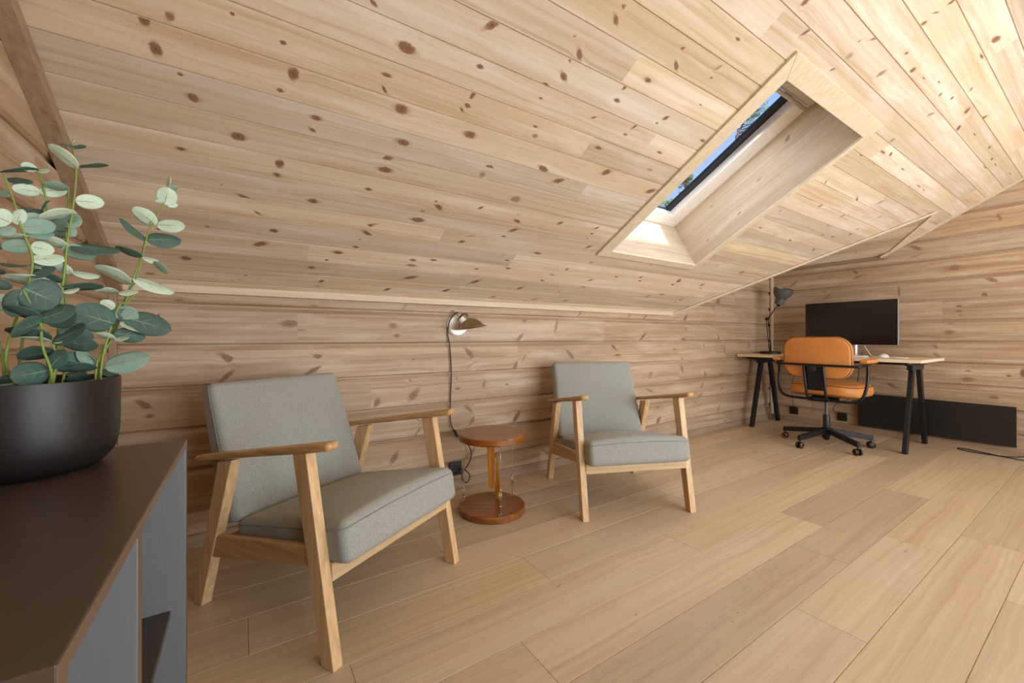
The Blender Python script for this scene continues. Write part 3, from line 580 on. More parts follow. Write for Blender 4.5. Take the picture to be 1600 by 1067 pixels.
# baseboards
structure(box('baseboard_back', XL, XR, YB - .014, YB, 0, .058, M['trimgx'], bv=.002))
structure(box('baseboard_right', XR - .014, XR, YF, YB, 0, .058, M['trimg'], bv=.002))
structure(box('baseboard_left', XL, XL + .014, YF, YB, 0, .058, M['trimg'], bv=.002))

# ---------------------------------------------------------------- roof window
M['white_frame'] = plain('white_painted_frame', 'eceae6', 0.35)
M['gasket'] = plain('dark_gasket', '141a26', 0.5)
M['blind'] = plain('blind_cassette_metal', 'c9bfb0', 0.35, 0.3)
def glass_mat():
    k = N('window_glass'); t = k.t; tr = k.n('BsdfTransparent'); gl = k.n('BsdfGlossy'); gl.inputs['Roughness'].default_value = 0.02
    tr.inputs[0].default_value = (0.95, 0.98, 1.0, 1); mx = k.n('MixShader'); mx.inputs[0].default_value = 0.05
    t.links.new(tr.outputs[0], mx.inputs[1]); t.links.new(gl.outputs[0], mx.inputs[2]); t.links.new(mx.outputs[0], t.nodes['Material Output'].inputs[0]); return k.m
M['glass'] = glass_mat()
win = bpy.data.objects.new('window_1', None); C.objects.link(win); structure(win); win.location = slope_pt(2.325, 1.275, 0)
def part_of(o, parent):
    o.parent = parent; o.matrix_parent_inverse = parent.matrix_world.inverted() if False else Matrix.Translation(-parent.location); return o
# lining boards with the pine material: u along the opening
def lining(name, O, U, V, Nn, lu, lv, kn=(), seed=1):
    nb = max(1, round(lv / 0.18)); h = lv / nb
    o = board_field(name, O, U, V, Nn, [(0, lv, [(0, lu)])], M['reveal'], lambda a, b: [(a, 0), (b, 0)], [[(-1, 0, 0), (1, 0, lu), (0, -1, 0), (0, 1, lv)]], kn, seed=seed)
    return part_of(o, win)
X0, X1, Y0, Y1 = SK['x0'], SK['x1'], SK['y0'], SK['y1']; TD = 0.36
L_ = (Y1 - Y0) / CS; NU = Vector((0, SN, CS)); DU = Vector((0, -CS, SN))
lining('lining_right', slope_pt(X1, Y1), DU, NU, (-1, 0, 0), L_, TD, [(.16, .09, .012, .008, .4, .7), (.42, .10, .014, .008, .3, .7), (.62, .20, .02, .008, 0, .6), (.86, .29, .02, .012, .5, .9), (.3, .28, .01, .006, 0, .6)], 3)
lining('lining_left', slope_pt(X0, Y1), DU, NU, (1, 0, 0), L_, TD, (), 5)
lining('lining_bottom', slope_pt(X0, Y1), Vector((1, 0, 0)), NU, -DU * -1, X1 - X0, TD, [(.6, .2, .01, .006, 0, .5), (.3, .1, .012, .008, 0, .5)], 6)
lining('lining_top', slope_pt(X0, Y0), Vector((1, 0, 0)), NU, -DU, X1 - X0, TD, (), 7)
def ring(name, ox0, ox1, oy0, oy1, ix0, ix1, iy0, iy1, t0, t1, m, parent, mitre=True):
    b = bmesh.new()
    O_ = [(ox0, oy0), (ox1, oy0), (ox1, oy1), (ox0, oy1)]; I_ = [(ix0, iy0), (ix1, iy0), (ix1, iy1), (ix0, iy1)]
    for i in range(4):
        j = (i + 1) % 4
        add_hexa(b, [slope_pt(*p, t0) for p in (O_[i], O_[j], I_[j], I_[i])], [slope_pt(*p, t1) for p in (O_[i], O_[j], I_[j], I_[i])])
    o = bmobj(name, b, m); part_of(o, parent); bevel(o, .0015, 1); return o
ring('architrave', 1.80, 2.805, .718, 1.80, X0, X1, Y0, Y1, -.013, 0.002, M['trimy'], win)
ring('window_frame', X0 - .02, X1 + .02, Y0 - .02, Y1 + .02, X0 + .035, X1 - .035, Y0 + .03, Y1 - .03, TD, TD + .07, M['white_frame'], win)
sash = ring('sash', X0 + .036, X1 - .036, Y0 + .031, Y1 - .031, X0 + .115, X1 - .115, Y0 + .075, Y1 - .075, TD + .006, TD + .055, M['white_frame'], win)
gk = ring('gasket', X0 + .10, X1 - .10, Y0 + .07, Y1 - .07, X0 + .172, X1 - .172, Y0 + .082, Y1 - .08, TD + .0555, TD + .075, M['gasket'], win)
b = bmesh.new(); add_hexa(b, [slope_pt(*p, TD + .062) for p in ((X0 + .1, Y0 + .07), (X1 - .1, Y0 + .07), (X1 - .1, Y1 - .07), (X0 + .1, Y1 - .07))], [slope_pt(*p, TD + .066) for p in ((X0 + .1, Y0 + .07), (X1 - .1, Y0 + .07), (X1 - .1, Y1 - .07), (X0 + .1, Y1 - .07))])
part_of(bmobj('pane', b, M['glass']), win)
# ventilation / blind cassette across the top of the frame
pts = [(0, .0), (.055, .0), (.06, .012), (.05, .03), (.03, .042), (.0, .042)]
b = bmesh.new()
def cas(x): return [b.verts.new(slope_pt(x, Y0 + .012 + a, TD - h)) for a, h in pts]
c0_, c1_ = cas(X0 + .01), cas(X1 - .05)
b.faces.new(c0_); b.faces.new(c1_[::-1])
for i in range(len(pts)): j = (i + 1) % len(pts); b.faces.new((c0_[i], c0_[j], c1_[j], c1_[i]))
cz = part_of(bmobj('blind_cassette', b, M['blind']), win)
b = bmesh.new(); add_tube(b, [slope_pt(X0 + .02, Y0 + .082, TD - .03), slope_pt(X1 - .055, Y0 + .082, TD - .03)], .011, 10)
part_of(bmobj('pull_bar', b, M['blind'], None, True), win)
b = bmesh.new()
for xx in (2.36, X1 - .06): add_box(b, xx - .004, xx + .004, Y0 + .02, Y0 + .09, slope_pt(xx, Y0 + .05, TD).z - .05, slope_pt(xx, Y0 + .05, TD).z - .02)
part_of(bmobj('bracket', b, M['blind']), win)

# window in the wall behind the camera
w2 = bpy.data.objects.new('window_2', None); C.objects.link(w2); structure(w2); w2.location = ((WX0 + WX1) / 2, YF, WZ0)
b = bmesh.new(); fy0, fy1 = YF - .09, YF - .02
add_box(b, WX0, WX1, fy0, fy1, WZ0, WZ0 + .07); add_box(b, WX0, WX1, fy0, fy1, WZ1 - .07, WZ1)
for xx in (WX0, (WX0 + WX1) / 2 - .035, WX1 - .07): add_box(b, xx, xx + .07, fy0, fy1, WZ0 + .07, WZ1 - .07)
part_of(bmobj('window_frame', b, M['white_frame']), w2)
for xa, xb in ((WX0 + .07, (WX0 + WX1) / 2 - .035), ((WX0 + WX1) / 2 + .035, WX1 - .07)):
    b = bmesh.new(); add_box(b, xa, xb, YF - .06, YF - .056, WZ0 + .07, WZ1 - .07); part_of(bmobj('pane', b, M['glass']), w2)

# ---------------------------------------------------------------- armchairs
def make_armchair(label, loc, rot):
    t = thing('armchair', label, 'armchair', loc, rot, 'grey armchairs with wooden frames')
    for s in (-1, 1):
        x0, x1 = (-.322, -.288) if s < 0 else (.288, .322)
        bm = bmesh.new()
        add_hexa(bm, [(x0, -.388, 0), (x1, -.388, 0), (x1, -.338, 0), (x0, -.338, 0)], [(x0, -.272, .607), (x1, -.272, .607), (x1, -.212, .598), (x0, -.212, .598)])
        bevel(bmobj('leg', bm, M['oak_z'], t), .003)
        bm = bmesh.new()
        add_hexa(bm, [(x0, .272, 0), (x1, .272, 0), (x1, .325, 0), (x0, .325, 0)], [(x0, .095, .538), (x1, .095, .538), (x1, .172, .524), (x0, .172, .524)])
        bevel(bmobj('leg', bm, M['oak_z'], t), .003)
        # arm rest: rounded at the front, slim towards the back
        def arm(p, s=s):
            y = p.y; k = (y + .34) / .68           # 0 front .. 1 back
            wdt = 1.0 - .22 * max(0, k - .5) - (0.0 if k > .05 else (1 - math.sqrt(max(0, 1 - ((.05 - k) / .055) ** 2))) * .55)
            zz = .640 - (y + .36) * .176 + p.z * (1 - .25 * k)
            return (s * .303 + p.x * wdt, y - .028, zz)
        rbox('armrest', .052, .68, .027, .0125, M['oak_y'], t, arm, 14)
        # side rail
        bm = bmesh.new(); xa, xb = (-.286, -.262) if s < 0 else (.262, .286)
        xr0, xr1 = (x0 + .004, x1 - .004)
        add_hexa(bm, [(xr0, -.275, .272), (xr1, -.275, .272), (xr1, .262, .176), (xr0, .262, .176)], [(xr0, -.262, .330), (xr1, -.262, .330), (xr1, .245, .258), (xr0, .245, .258)])
        bevel(bmobj('side_rail', bm, M['oak_y'], t), .006, 3)
    box('front_rail', -.290, .290, -.345, -.322, .230, .284, M['oak_x'], t, .003)
    box('back_rail', -.290, .290, .205, .228, .185, .235, M['oak_x'], t, .003)
    # back frame behind the cushion
    box('back_slat', -.290, .290, .20, .218, .44, .49, M['oak_x'], t, .004)
    # seat cushion
    def seat(p):
        k = (p.y + .27) / .54                       # 0 front .. 1 back
        top = max(0, p.z) / .06
        crown = .036 * top * (1 - (p.x / .30) ** 2) * math.sin(math.pi * min(1, max(0, .12 + k * .9)))
        th = 1.0 - .12 * k
        y = p.y - .125 + (.010 * (p.z / .06) if k < .15 else 0)
        z = .347 - .086 * (k - .0) + p.z * th + crown
        return (p.x * (1.0 - .03 * k), y, z)
    st = rbox('seat_cushion', .580, .54, .126, .030, M['fabric'], t, seat, 16)
    bm = bmesh.new(); P = []
    def edge(dx, dy, dz, r, fn, seam_z):
        pts = []
        hx, hy = dx / 2, dy / 2
        for (cx, cy, a0) in ((hx - r, hy - r, 0), (-hx + r, hy - r, 90), (-hx + r, -hy + r, 180), (hx - r, -hy + r, 270)):
            if a0 in (0,): pts += [(hx, -hy + r + (2 * hy - 2 * r) * i / 16, seam_z) for i in range(1, 16)]
            if a0 == 90: pts += [(hx - r - (2 * hx - 2 * r) * i / 16, hy, seam_z) for i in range(1, 16)]
            if a0 == 180: pts += [(-hx, hy - r - (2 * hy - 2 * r) * i / 16, seam_z) for i in range(1, 16)]
            if a0 == 270: pts += [(-hx + r + (2 * hx - 2 * r) * i / 16, -hy, seam_z) for i in range(1, 16)]
            pts += [(cx + r * math.cos(R(a0 + q)), cy + r * math.sin(R(a0 + q)), seam_z) for q in (15, 45, 75)]
        return [Vector(fn(Vector(p))) for p in pts]
    add_tube(bm, edge(.580, .54, .126, .030, seat, .042), .0022, 6, True)
    bmobj('piping', bm, M['piping'], st, True)
    # back cushion, leaning
    TA = R(19.5)
    def back(p):
        k = (p.z + .25) / .50                       # 0 bottom .. 1 top
        front = max(0, -p.y) / .045
        crown = -.016 * front * (1 - (p.x / .30) ** 2) * math.sin(math.pi * min(1, max(0, k)))
        w_ = 1.0 + .03 * (1 - k)
        y, z = p.y * (1.1 - .22 * k) + crown, p.z
        return (p.x * w_, .252 + y * math.cos(TA) + (z) * math.sin(TA), .533 - y * math.sin(TA) * .9 + z * math.cos(TA))
    bk = rbox('back_cushion', .562, .092, .505, .024, M['fabric'], t, back, 16)
    # seam around the front face: treat the cushion as standing
    bm = bmesh.new(); hx, hz, r = .281, .2525, .024; pts = []
    for (cx, cz, a0) in ((hx - r, hz - r, 0), (-hx + r, hz - r, 90), (-hx + r, -hz + r, 180), (hx - r, -hz + r, 270)):
        if a0 == 0: pts += [(hx, -hz + r + (2 * hz - 2 * r) * i / 16) for i in range(1, 16)]
        if a0 == 90: pts += [(hx - r - (2 * hx - 2 * r) * i / 16, hz) for i in range(1, 16)]
        if a0 == 180: pts += [(-hx, hz - r - (2 * hz - 2 * r) * i / 16) for i in range(1, 16)]
        if a0 == 270: pts += [(-hx + r + (2 * hx - 2 * r) * i / 16, -hz) for i in range(1, 16)]
        pts += [(cx + r * math.cos(R(a0 + q)), cz + r * math.sin(R(a0 + q))) for q in (15, 45, 75)]
    add_tube(bm, [Vector(back(Vector((px, -.024, pz)))) for px, pz in pts], .0022, 6, True)
    bmobj('piping', bm, M['piping'], bk, True)
    return t
def dup(root, loc, rotz, label):
    r = root.copy(); C.objects.link(r); r.location = loc; r.rotation_euler = (0, 0, rotz); r['label'] = label
    for ch in list(root.children):
        c = ch.copy(); C.objects.link(c); c.parent = r
        for g in ch.children:
            d = g.copy(); C.objects.link(d); d.parent = c
    return r
ac = make_armchair('grey armchair with oak frame nearest the camera, left of the round side table', (.286, 1.734, 0), R(30.9))
dup(ac, (1.896, 1.773, 0), R(-22.9), 'grey armchair with pale oak frame standing right of the round side table')

# ---------------------------------------------------------------- round side table hung on wires
M['stain'] = wood('stained_wood', '96591f', '643710', 'x', 0.28, 1.0, 0.4); M['stain_v'] = wood('stained_wood_upright', 'ac7024', '7e4811', 'z', 0.3, 1.0, 0.3)
M['stain_edge'] = M['stain']
M['steel'] = plain('bright_steel', 'b9b4aa', 0.28, 1.0)
tb = thing('side_table', 'round brown stained side table held up by thin wires, standing between the two armchairs', 'side table', (1.137, 1.931, 0), -YAW)
def disc(name, r, z0, z1, cc=(0, 0)): return lathe(name, [(r - .006, z0), (r, z0 + .004), (r, z1 - .005), (r - .005, z1)], M['stain'], tb, (cc[0], cc[1], 0), 72)
disc('base', .182, 0, .034); disc('tabletop', .185, .392, .428)
# camera-facing layout: one arm hangs from the top, the other rises from the base
bm = bmesh.new(); add_hexa(bm, [(-.016, -.03, .128), (.018, -.03, .128), (.018, .0, .128), (-.016, .0, .128)], [(-.027, -.03, .3925), (.013, -.03, .3925), (.013, .0, .3925), (-.027, .0, .3925)])
bevel(bmobj('hanging_arm', bm, M['stain_v'], tb), .002)
bm = bmesh.new(); add_hexa(bm, [(.014, .062, .0338), (.052, .062, .0338), (.052, .098, .0338), (.014, .098, .0338)], [(.012, .018, .298), (.026, .018, .305), (.026, .046, .305), (.012, .046, .298)])
bevel(bmobj('rising_arm', bm, M['stain_v'], tb), .002)
tube('tension_wire', [(.0185, .004, .140), (.019, .010, .20), (.018, .016, .292)], .0016, M['steel'], tb, 3, 6)
def rig(x, y, turn0, turn1):
    wr_ = tube('wire', [(x, y, .034), (x, y, .2), (x, y, .392)], .0014, M['steel'], tb, 2, 6)
    bm = bmesh.new(); add_tube(bm, [(x - .005, y, turn0), (x - .005, y, turn1)], .0016, 6); add_tube(bm, [(x + .005, y, turn0), (x + .005, y, turn1)], .0016, 6)
    for z in (turn0, turn1): add_lathe(bm, [(.006, z - .004), (.007, z), (.006, z + .004)], (x, y, 0), 10)
    bmobj('turnbuckle', bm, M['steel'], wr_, True)
    for z in (.042, .384):
        bm = bmesh.new(); add_tube(bm, [(x + .007 * math.cos(a * math.pi / 5), y, z + .007 * math.sin(a * math.pi / 5)) for a in range(10)], .0014, 6, True)
        bmobj('eyelet', bm, M['steel'], wr_, True)
rig(-.160, .034, .06, .11); rig(.050, -.160, .085, .17); rig(.1105, .129, .09, .15)

# ---------------------------------------------------------------- wall lamp, its cord, wall sockets
M['brass'] = plain('aged_brass', '9c8c6c', 0.34, 1.0, 0.5, .12, 20); M['nickel'] = plain('brushed_nickel', 'd5d0c6', 0.3, 1.0); M['black'] = plain('black_plastic', '141312', 0.45); M['white'] = plain('white_plastic', 'e9e6e0', 0.4)
wlp = thing('wall_lamp', 'small brass wall lamp with a round pale wall plate, above the side table', 'lamp', (1.115, YB, 1.025))
lathe('wall_plate', [(.070, 0), (.070, .010), (.060, .020), (.0, .022)], plain('plate_white_metal', 'e8e4da', 0.35, .1), wlp, n=48, axis=(0, -1, 0), cap1=False)
ba = []
tube('arm', [(.0, -.02, .03), (.0, -.045, .05), (.006, -.075, .068), (.02, -.10, .062), (.026, -.108, .03), (.030, -.115, .005)], .0065, M['brass'], wlp, 6, 10)
tube('switch_stem', [(-.014, -.03, .066), (-.014, -.055, .05), (-.012, -.06, .0), (-.012, -.06, -.028)], .004, M['brass'], wlp, 4, 8)
sax = Vector((.12, -.10, -1)).normalized()
prof = [(.004, -.040), (.020, -.036), (.040, -.026), (.060, -.008), (.074, .010), (.086, .018), (.094, .020), (.094, .0215), (.086, .0200), (.073, .0125), (.059, -.005), (.039, -.023), (.019, -.033), (.004, -.037)]
prof = [(a * 1.0, b * 1.0) for a, b in prof]
sh = lathe('shade', prof, M['brass'], wlp, (.036, -.125, .004), 56, axis=sax, cap0=True, cap1=True, autos=False)
lathe('bulb', [(.004, -.03), (.014, -.025), (.018, -.010), (.014, .002), (.0, .006)], M['white'], wlp, (.036, -.125, .004), 20, axis=sax, cap1=False)
crd = tube('cord', [(1.115, 2.312, 1.105), (1.09, 2.305, 1.095), (1.058, 2.312, 1.05), (1.047, 2.318, .98), (1.060, 2.318, .90), (1.068, 2.318, .80), (1.070, 2.316, .70), (1.066, 2.318, .60), (1.062, 2.317, .50), (1.066, 2.314, .42), (1.085, 2.31, .37), (1.118, 2.305, .33), (1.150, 2.295, .30), (1.180, 2.285, .26), (1.192, 2.28, .21), (1.170, 2.285, .15), (1.130, 2.285, .105), (1.125, 2.27, .07), (1.150, 2.26, .05), (1.175, 2.27, .085), (1.150, 2.285, .12), (1.120, 2.29, .13), (1.105, 2.30, .13)], .0036, M['black'], None, 8, 8)
crd.parent = wlp; crd.matrix_parent_inverse = Matrix.Translation(-wlp.location)
bm = bmesh.new(); rbox_mesh(bm, .020, .016, .062, .0075, 6, lambda p: (1.096 + p.x * (1 - (p.z / .04) ** 2 * .5) - p.z * .45, 2.306 + p.y, .352 + p.z * .9)); bmobj('inline_switch', bm, M['black'], crd, True)
def socket(label, u, z, wall, holes=1, wd=.082):
    t = thing('wall_socket', label, 'socket', (u, YB, z) if wall == 'b' else (XR, u, z), 0 if wall == 'b' else R(-90), 'black wall sockets')
    b = bmesh.new(); rbox_mesh(b, wd * holes, .014, .082, .004, 6, lambda p: (p.x, p.y - .008, p.z)); bmobj('cover_plate', b, M['black'], t, True)
    for i in range(holes):
        cx = (i - (holes - 1) / 2) * wd
        lathe('socket_well', [(.024, .0), (.0245, .002), (.021, .002), (.020, -.003), (.0, -.003)], M['black'], t, (cx, -.0155, 0), 28, axis=(0, -1, 0), cap0=False, cap1=False)
    return t
socket('black wall socket low on the wall behind the side table', 1.100, .128, 'b')
socket('black wall socket seen under the desk, left of the office chair stem', 2.080, .128, 'r')
socket('black wall socket seen under the desk, just left of the black panel heater', 1.640, .128, 'r')

# ---------------------------------------------------------------- desk
M['black_metal'] = plain('black_powder_coat', '17171a', 0.38, 0.2); M['ply'] = wood('birch_top', 'efe2c8', 'e2d0ae', 'y', 0.35); M['ply_edge'] = plain('light_top_edge', 'ead9b8', 0.4)
dk = thing('desk', 'long desk with a pale top on black trestle legs in the far corner', 'desk', (4.765, 1.605, 0))
DX0, DX1, DY0, DY1 = 4.40 - 4.765, 5.115 - 4.765, .895 - 1.605, 2.312 - 1.605
box('desk_top', DX0, DX1, DY0, DY1, .746, .770, M['ply'], dk, .0015)
bm = bmesh.new()
add_box(bm, DX0 + .10, DX0 + .13, DY0 + .10, DY1 - .05, .722, .7455); add_box(bm, DX1 - .16, DX1 - .13, DY0 + .10, DY1 - .05, .722, .7455)
bevel(bmobj('under_rail', bm, M['black_metal'], dk), .002)
for yc in (1.012 - 1.605, 2.212 - 1.605):
    tr = box('trestle_head', -.175, .255, yc - .022, yc + .022, .712, .7215, M['black_metal'], dk, .002)
    hb = bmesh.new(); add_box(hb, -.13, .20, yc - .020, yc + .020, .674, .7118); o = bmobj('bracket', hb, M['black_metal'], tr); bevel(o, .004)
    for xf, xt in ((-.265, -.06), (.320, .13)):
        bm = bmesh.new()
        add_hexa(bm, [(xf - .026, yc - .016, 0), (xf + .026, yc - .016, 0), (xf + .026, yc + .016, 0), (xf - .026, yc + .016, 0)], [(xt - .030, yc - .016, .700), (xt + .030, yc - .016, .700), (xt + .030, yc + .016, .700), (xt - .030, yc + .016, .700)])
        bevel(bmobj('leg', bm, M['black_metal'], dk), .003)

# ---------------------------------------------------------------- monitor
M['screen'] = plain('dark_screen', '16110f', 0.22, 0, 0.5, 0.02); M['alu'] = plain('silver_plastic', 'a9a7a4', 0.35, 0.7)
mn = thing('monitor', 'large black flat-screen monitor with a silver edge standing on the desk', 'monitor', (4.82, 1.475, .770))
box('back_case', -.028, .0, -.355, .355, .105, .522, M['alu'], mn, .003)
box('screen', -.0305, -.0282, -.352, .352, .112, .519, M['screen'], mn, .0008)
lathe('stand_neck', [(.026, .008), (.026, .11)], M['alu'], mn, (-.055, -.058, 0), 28)
box('stand_foot', -.10, .09, -.15, .09, 0, .008, M['alu'], mn, .002)
bm = bmesh.new(); bmesh.ops.create_uvsphere(bm, u_segments=28, v_segments=16, radius=1.0)
for v_ in bm.verts: v_.co = Vector((4.72 + v_.co.x * .056, 1.200 + v_.co.y * .036 * (1 - .12 * v_.co.x), .7706 + max(0.0, v_.co.z + .25) * .028))
mo = bmobj('computer_mouse', bm, M['white'], None, True)
tag(mo, 'white rounded computer mouse lying on the desk right of the chair back', 'mouse')
kb = thing('keyboard', 'thin white keyboard lying on the desk, mostly hidden by the office chair', 'keyboard', (4.655, 1.47, .770))
box('case', -.06, .06, -.17, .17, 0, .012, M['white'], kb, .003)
bm = bmesh.new()
for i in range(5):
    for j in range(15): add_box(bm, -.052 + i * .021, -.034 + i * .021, -.160 + j * .0215, -.142 + j * .0215, .0122, .0155)
bmobj('keys', bm, M['white'], kb)
def world_child(o, parent): o.parent = parent; o.matrix_parent_inverse = Matrix.Translation(-parent.location); return o
world_child(tube('cord', [(4.80, 1.36, .885), (4.79, 1.35, .865), (4.77, 1.335, .845), (4.77, 1.315, .81), (4.76, 1.29, .780), (4.80, 1.27, .774), (4.90, 1.28, .774)], .003, M['white'], None, 6, 6), mn)
cbl = tube('cord', [(4.765, 1.215, .780), (4.80, 1.19, .774), (4.80, 1.13, .774), (4.78, 1.07, .774), (4.72, 1.04, .774), (4.67, 1.06, .774), (4.67, 1.12, .774)], .003, M['white'], mo, 6, 6)

# ---------------------------------------------------------------- desk lamp
M['lamp_grey'] = plain('grey_lamp_enamel', '5c5b59', 0.4, 0.25); M['lamp_dark'] = plain('dark_lamp_arm', '232120', 0.4, .3)
lb = thing('desk_lamp', 'grey jointed desk lamp with its shade turned up, at the corner end of the desk', 'lamp', (4.80, 2.165, .770))
lathe('lamp_base', [(.100, 0), (.102, .006), (.100, .020), (.092, .028), (.030, .031), (.0, .031)], M['lamp_dark'], lb, n=48, cap1=False)
el = (.03, .045, .385); hd = (.03, -.075, .545)
bm = bmesh.new(); add_tube(bm, [(0, 0, .03), (0.0, .0, .07)], .010, 12); add_tube(bm, [(0, -.008, .05), (el[0], el[1] - .008, el[2])], .0045, 8); add_tube(bm, [(0, .010, .05), (el[0], el[1] + .010, el[2])], .0045, 8)
bmobj('lower_arm', bm, M['lamp_dark'], lb, True)
bm = bmesh.new(); add_tube(bm, [(el[0], el[1], el[2] - .01), hd], .0055, 8); bmobj('upper_arm', bm, M['lamp_dark'], lb, True)
lathe('elbow_joint', [(.016, -.018), (.018, -.012), (.018, .012), (.016, .018)], M['lamp_dark'], lb, el, 20, axis=(1, 0, 0))
hx = Vector((-.05, -.34, 1)).normalized()
prof = [(.0, -.01), (.040, -.006), (.044, .004), (.044, .040), (.047, .043), (.047, .052), (.060, .066), (.080, .092), (.092, .125), (.098, .160), (.099, .166), (.096, .166), (.090, .128), (.077, .094), (.056, .068), (.040, .050), (.0, .046)]
lathe('shade', prof, M['lamp_grey'], lb, hd, 56, axis=hx, cap0=False, cap1=False)
lathe('swivel', [(.014, -.03), (.018, -.02), (.018, .0), (.010, .004)], M['lamp_dark'], lb, (hd[0], hd[1], hd[2]), 16, axis=hx)

# ---------------------------------------------------------------- panel heater and its cord
M['heater'] = plain('matt_black_panel', '1b1a1b', 0.35, 0, 0.5, .04)
ht = thing('panel_heater', 'long low flat black panel heater on the end wall under and right of the desk', 'heater', (5.155, 1.0, .072))
box('front_panel', -.036, -.022, -.502, .498, 0, .322, M['heater'], ht, .0015)
box('back_housing', -.022, .0, -.47, .47, .02, .30, M['black'], ht, .003)
hc = tube('cord', [(5.13, .40, .03), (5.08, .50, .006), (5.02, .60, .005), (5.01, .72, .005), (5.05, .80, .005), (5.10, .80, .005), (5.08, .70, .005), (5.03, .60, .006), (4.98, .52, .011), (5.0, .44, .006), (5.06, .36, .006), (5.12, .30, .006), (5.13, .20, .006)], .004, M['black'], None, 8, 8)
world_child(hc, ht)
pc = tube('power_cable', [(5.150, 1.665, .145), (5.12, 1.70, .19), (5.08, 1.68, .24), (4.98, 1.60, .30), (4.92, 1.50, .36), (4.93, 1.45, .5), (5.06, 1.47, .64), (5.13, 1.47, .70), (5.145, 1.47, .78), (5.125, 1.47, .80)], .0028, M['black'], None, 6, 6)
tag(pc, 'thin black power cable rising from the socket behind the office chair to the desk', 'cable')
lc = tube('power_cable', [(4.99, 2.05, .776), (5.06, 2.02, .776), (5.125, 2.0, .775), (5.142, 1.99, .72), (5.08, 1.97, .62), (5.05, 2.02, .55), (5.10, 2.08, .40), (5.14, 2.08, .2), (5.152, 2.08, .145)], .0026, M['black'], None, 6, 6)
tag(lc, 'thin black cable running down behind the desk to the left wall socket', 'cable')

# ---------------------------------------------------------------- office chair (local -y is its back, it faces the desk)
def leather():
    k = N('tan_leather'); o = k.obj(); a = k.noise(o, 9, 3); b = k.noise(o, 260, 2)
    col = k.mix(a, hexc('c07c3c'), hexc('cf8d4c')); k.bump(b, 0.12, .0008); m = k.out(col, 0.42, 0, 0.45); return m
M['leather'] = leather(); M['leather_seam'] = plain('dark_seam', '5a3012', 0.7); M['black_tube'] = plain('black_gloss_tube', '131316', 0.28, 0.3)
M['copper'] = plain('caster_copper', 'a5643f', 0.35, 0.9)
oc = thing('office_chair', 'tan leather office chair on a black wheeled base, pushed up to the desk', 'office chair', (4.29, 1.475, 0), R(-90))
# local: +y towards the desk (world +x), x: world -y ; helper from world (X,Y,Z)
def lw(X, Y, Z): return (-(Y - 1.475), X - 4.29, Z)
def outline(wd, ht, cr, n=10, sq=0.0):
    pts = []
    for (sx, sy, a0) in ((1, 1, 0), (-1, 1, 90), (-1, -1, 180), (1, -1, 270)):
        for i in range(n + 1):
            a = R(a0 + 90 * i / n); pts.append((sx * (wd / 2 - cr) + cr * math.cos(a), sy * (ht / 2 - cr) + cr * math.sin(a)))
    return pts
def padded(name, wd, ht, th, cr, er, m, parent, fn, crown=.012):
    bm = bmesh.new(); rings = []; prof = []
    for i in range(5): a = math.pi / 2 * i / 4; prof.append((-er + er * math.sin(a), -th / 2 + er - er * math.cos(a)))
    for i in range(5): a = math.pi / 2 * i / 4; prof.append((-er + er * math.cos(a), th / 2 - er + er * math.sin(a)))
    def ringpts(off, z, k=1.0):
        base = outline(wd + 2 * off, ht + 2 * off, max(.012, cr + off)); return [bm.verts.new(fn(Vector((x * k, y * k, z)))) for x, y in base]
    def cap(sign):
        out = []
        for k in (.93, .82, .66, .48, .28, .12): out.append((k, sign * (th / 2 + crown * (1 - k ** 2.2))))
        return out
    seq = [ringpts(-er, z, k) for k, z in reversed(cap(-1))] + [ringpts(o_, z) for o_, z in prof] + [ringpts(-er, z, k) for k, z in cap(1)]
    for a, b in zip(seq, seq[1:]):
        for i in range(len(a)): j = (i + 1) % len(a); bm.faces.new((a[i], a[j], b[j], b[i]))
    bm.faces.new(seq[0][::-1]); bm.faces.new(seq[-1])
    o = bmobj(name, bm, m, parent, True)
    for z, s in ((-th / 2 + er * .35, -1), (th / 2 - er * .35, 1)):
        b2 = bmesh.new(); base = outline(wd - er * .40, ht - er * .40, cr - er * .2)
        add_tube(b2, [fn(Vector((x, y, z))) for x, y in base if True], .0026, 6, True); bmobj('piping', b2, M['leather_seam'], o, True)
    return o
# back rest: outline x (width) / y (height); thickness towards local y
def fb(p):
    x, hgt, t_ = p
    curve = .22 * x * x
    lean = -.10 * hgt
    return Vector((x, -.215 + t_ + curve * 1.0 + lean, .778 + hgt))
padded('backrest', .50, .355, .062, .115, .022, M['leather'], oc, fb)
def fs(p):
    x, yy, t_ = p
    return Vector((x * (1 + .04 * (yy / .23)) + .005, yy + .06, .503 + t_ - .012 * (abs(x) / .25) ** 2))
padded('seat', .525, .48, .108, .13, .042, M['leather'], oc, fs, .010)
box('seat_pan', -.20, .20, -.12, .22, .438, .455, M['black_metal'], oc, .006)
# tubular frame
W_ = [lw(4.26, 1.157, .738), lw(4.14, 1.150, .728), lw(4.05, 1.165, .718), lw(4.028, 1.21, .716), lw(4.025, 1.33, .716), lw(4.022, 1.45, .716), lw(4.025, 1.60, .717), lw(4.03, 1.72, .718), lw(4.05, 1.775, .718), lw(4.14, 1.792, .728), lw(4.26, 1.785, .738)]
bm = bmesh.new(); add_tube(bm, smooth_path(W_, 6), .010, 12)
bmobj('back_bar', bm, M['black_tube'], oc, True)
bm = bmesh.new()
S_ = [lw(4.15, 1.150, .725), lw(4.148, 1.150, .64), lw(4.135, 1.156, .54), lw(4.12, 1.180, .455), lw(4.11, 1.235, .422), lw(4.10, 1.33, .418), lw(4.10, 1.475, .418), lw(4.10, 1.62, .418), lw(4.11, 1.71, .422), lw(4.12, 1.768, .455), lw(4.135, 1.790, .54), lw(4.148, 1.792, .64), lw(4.15, 1.792, .725)]
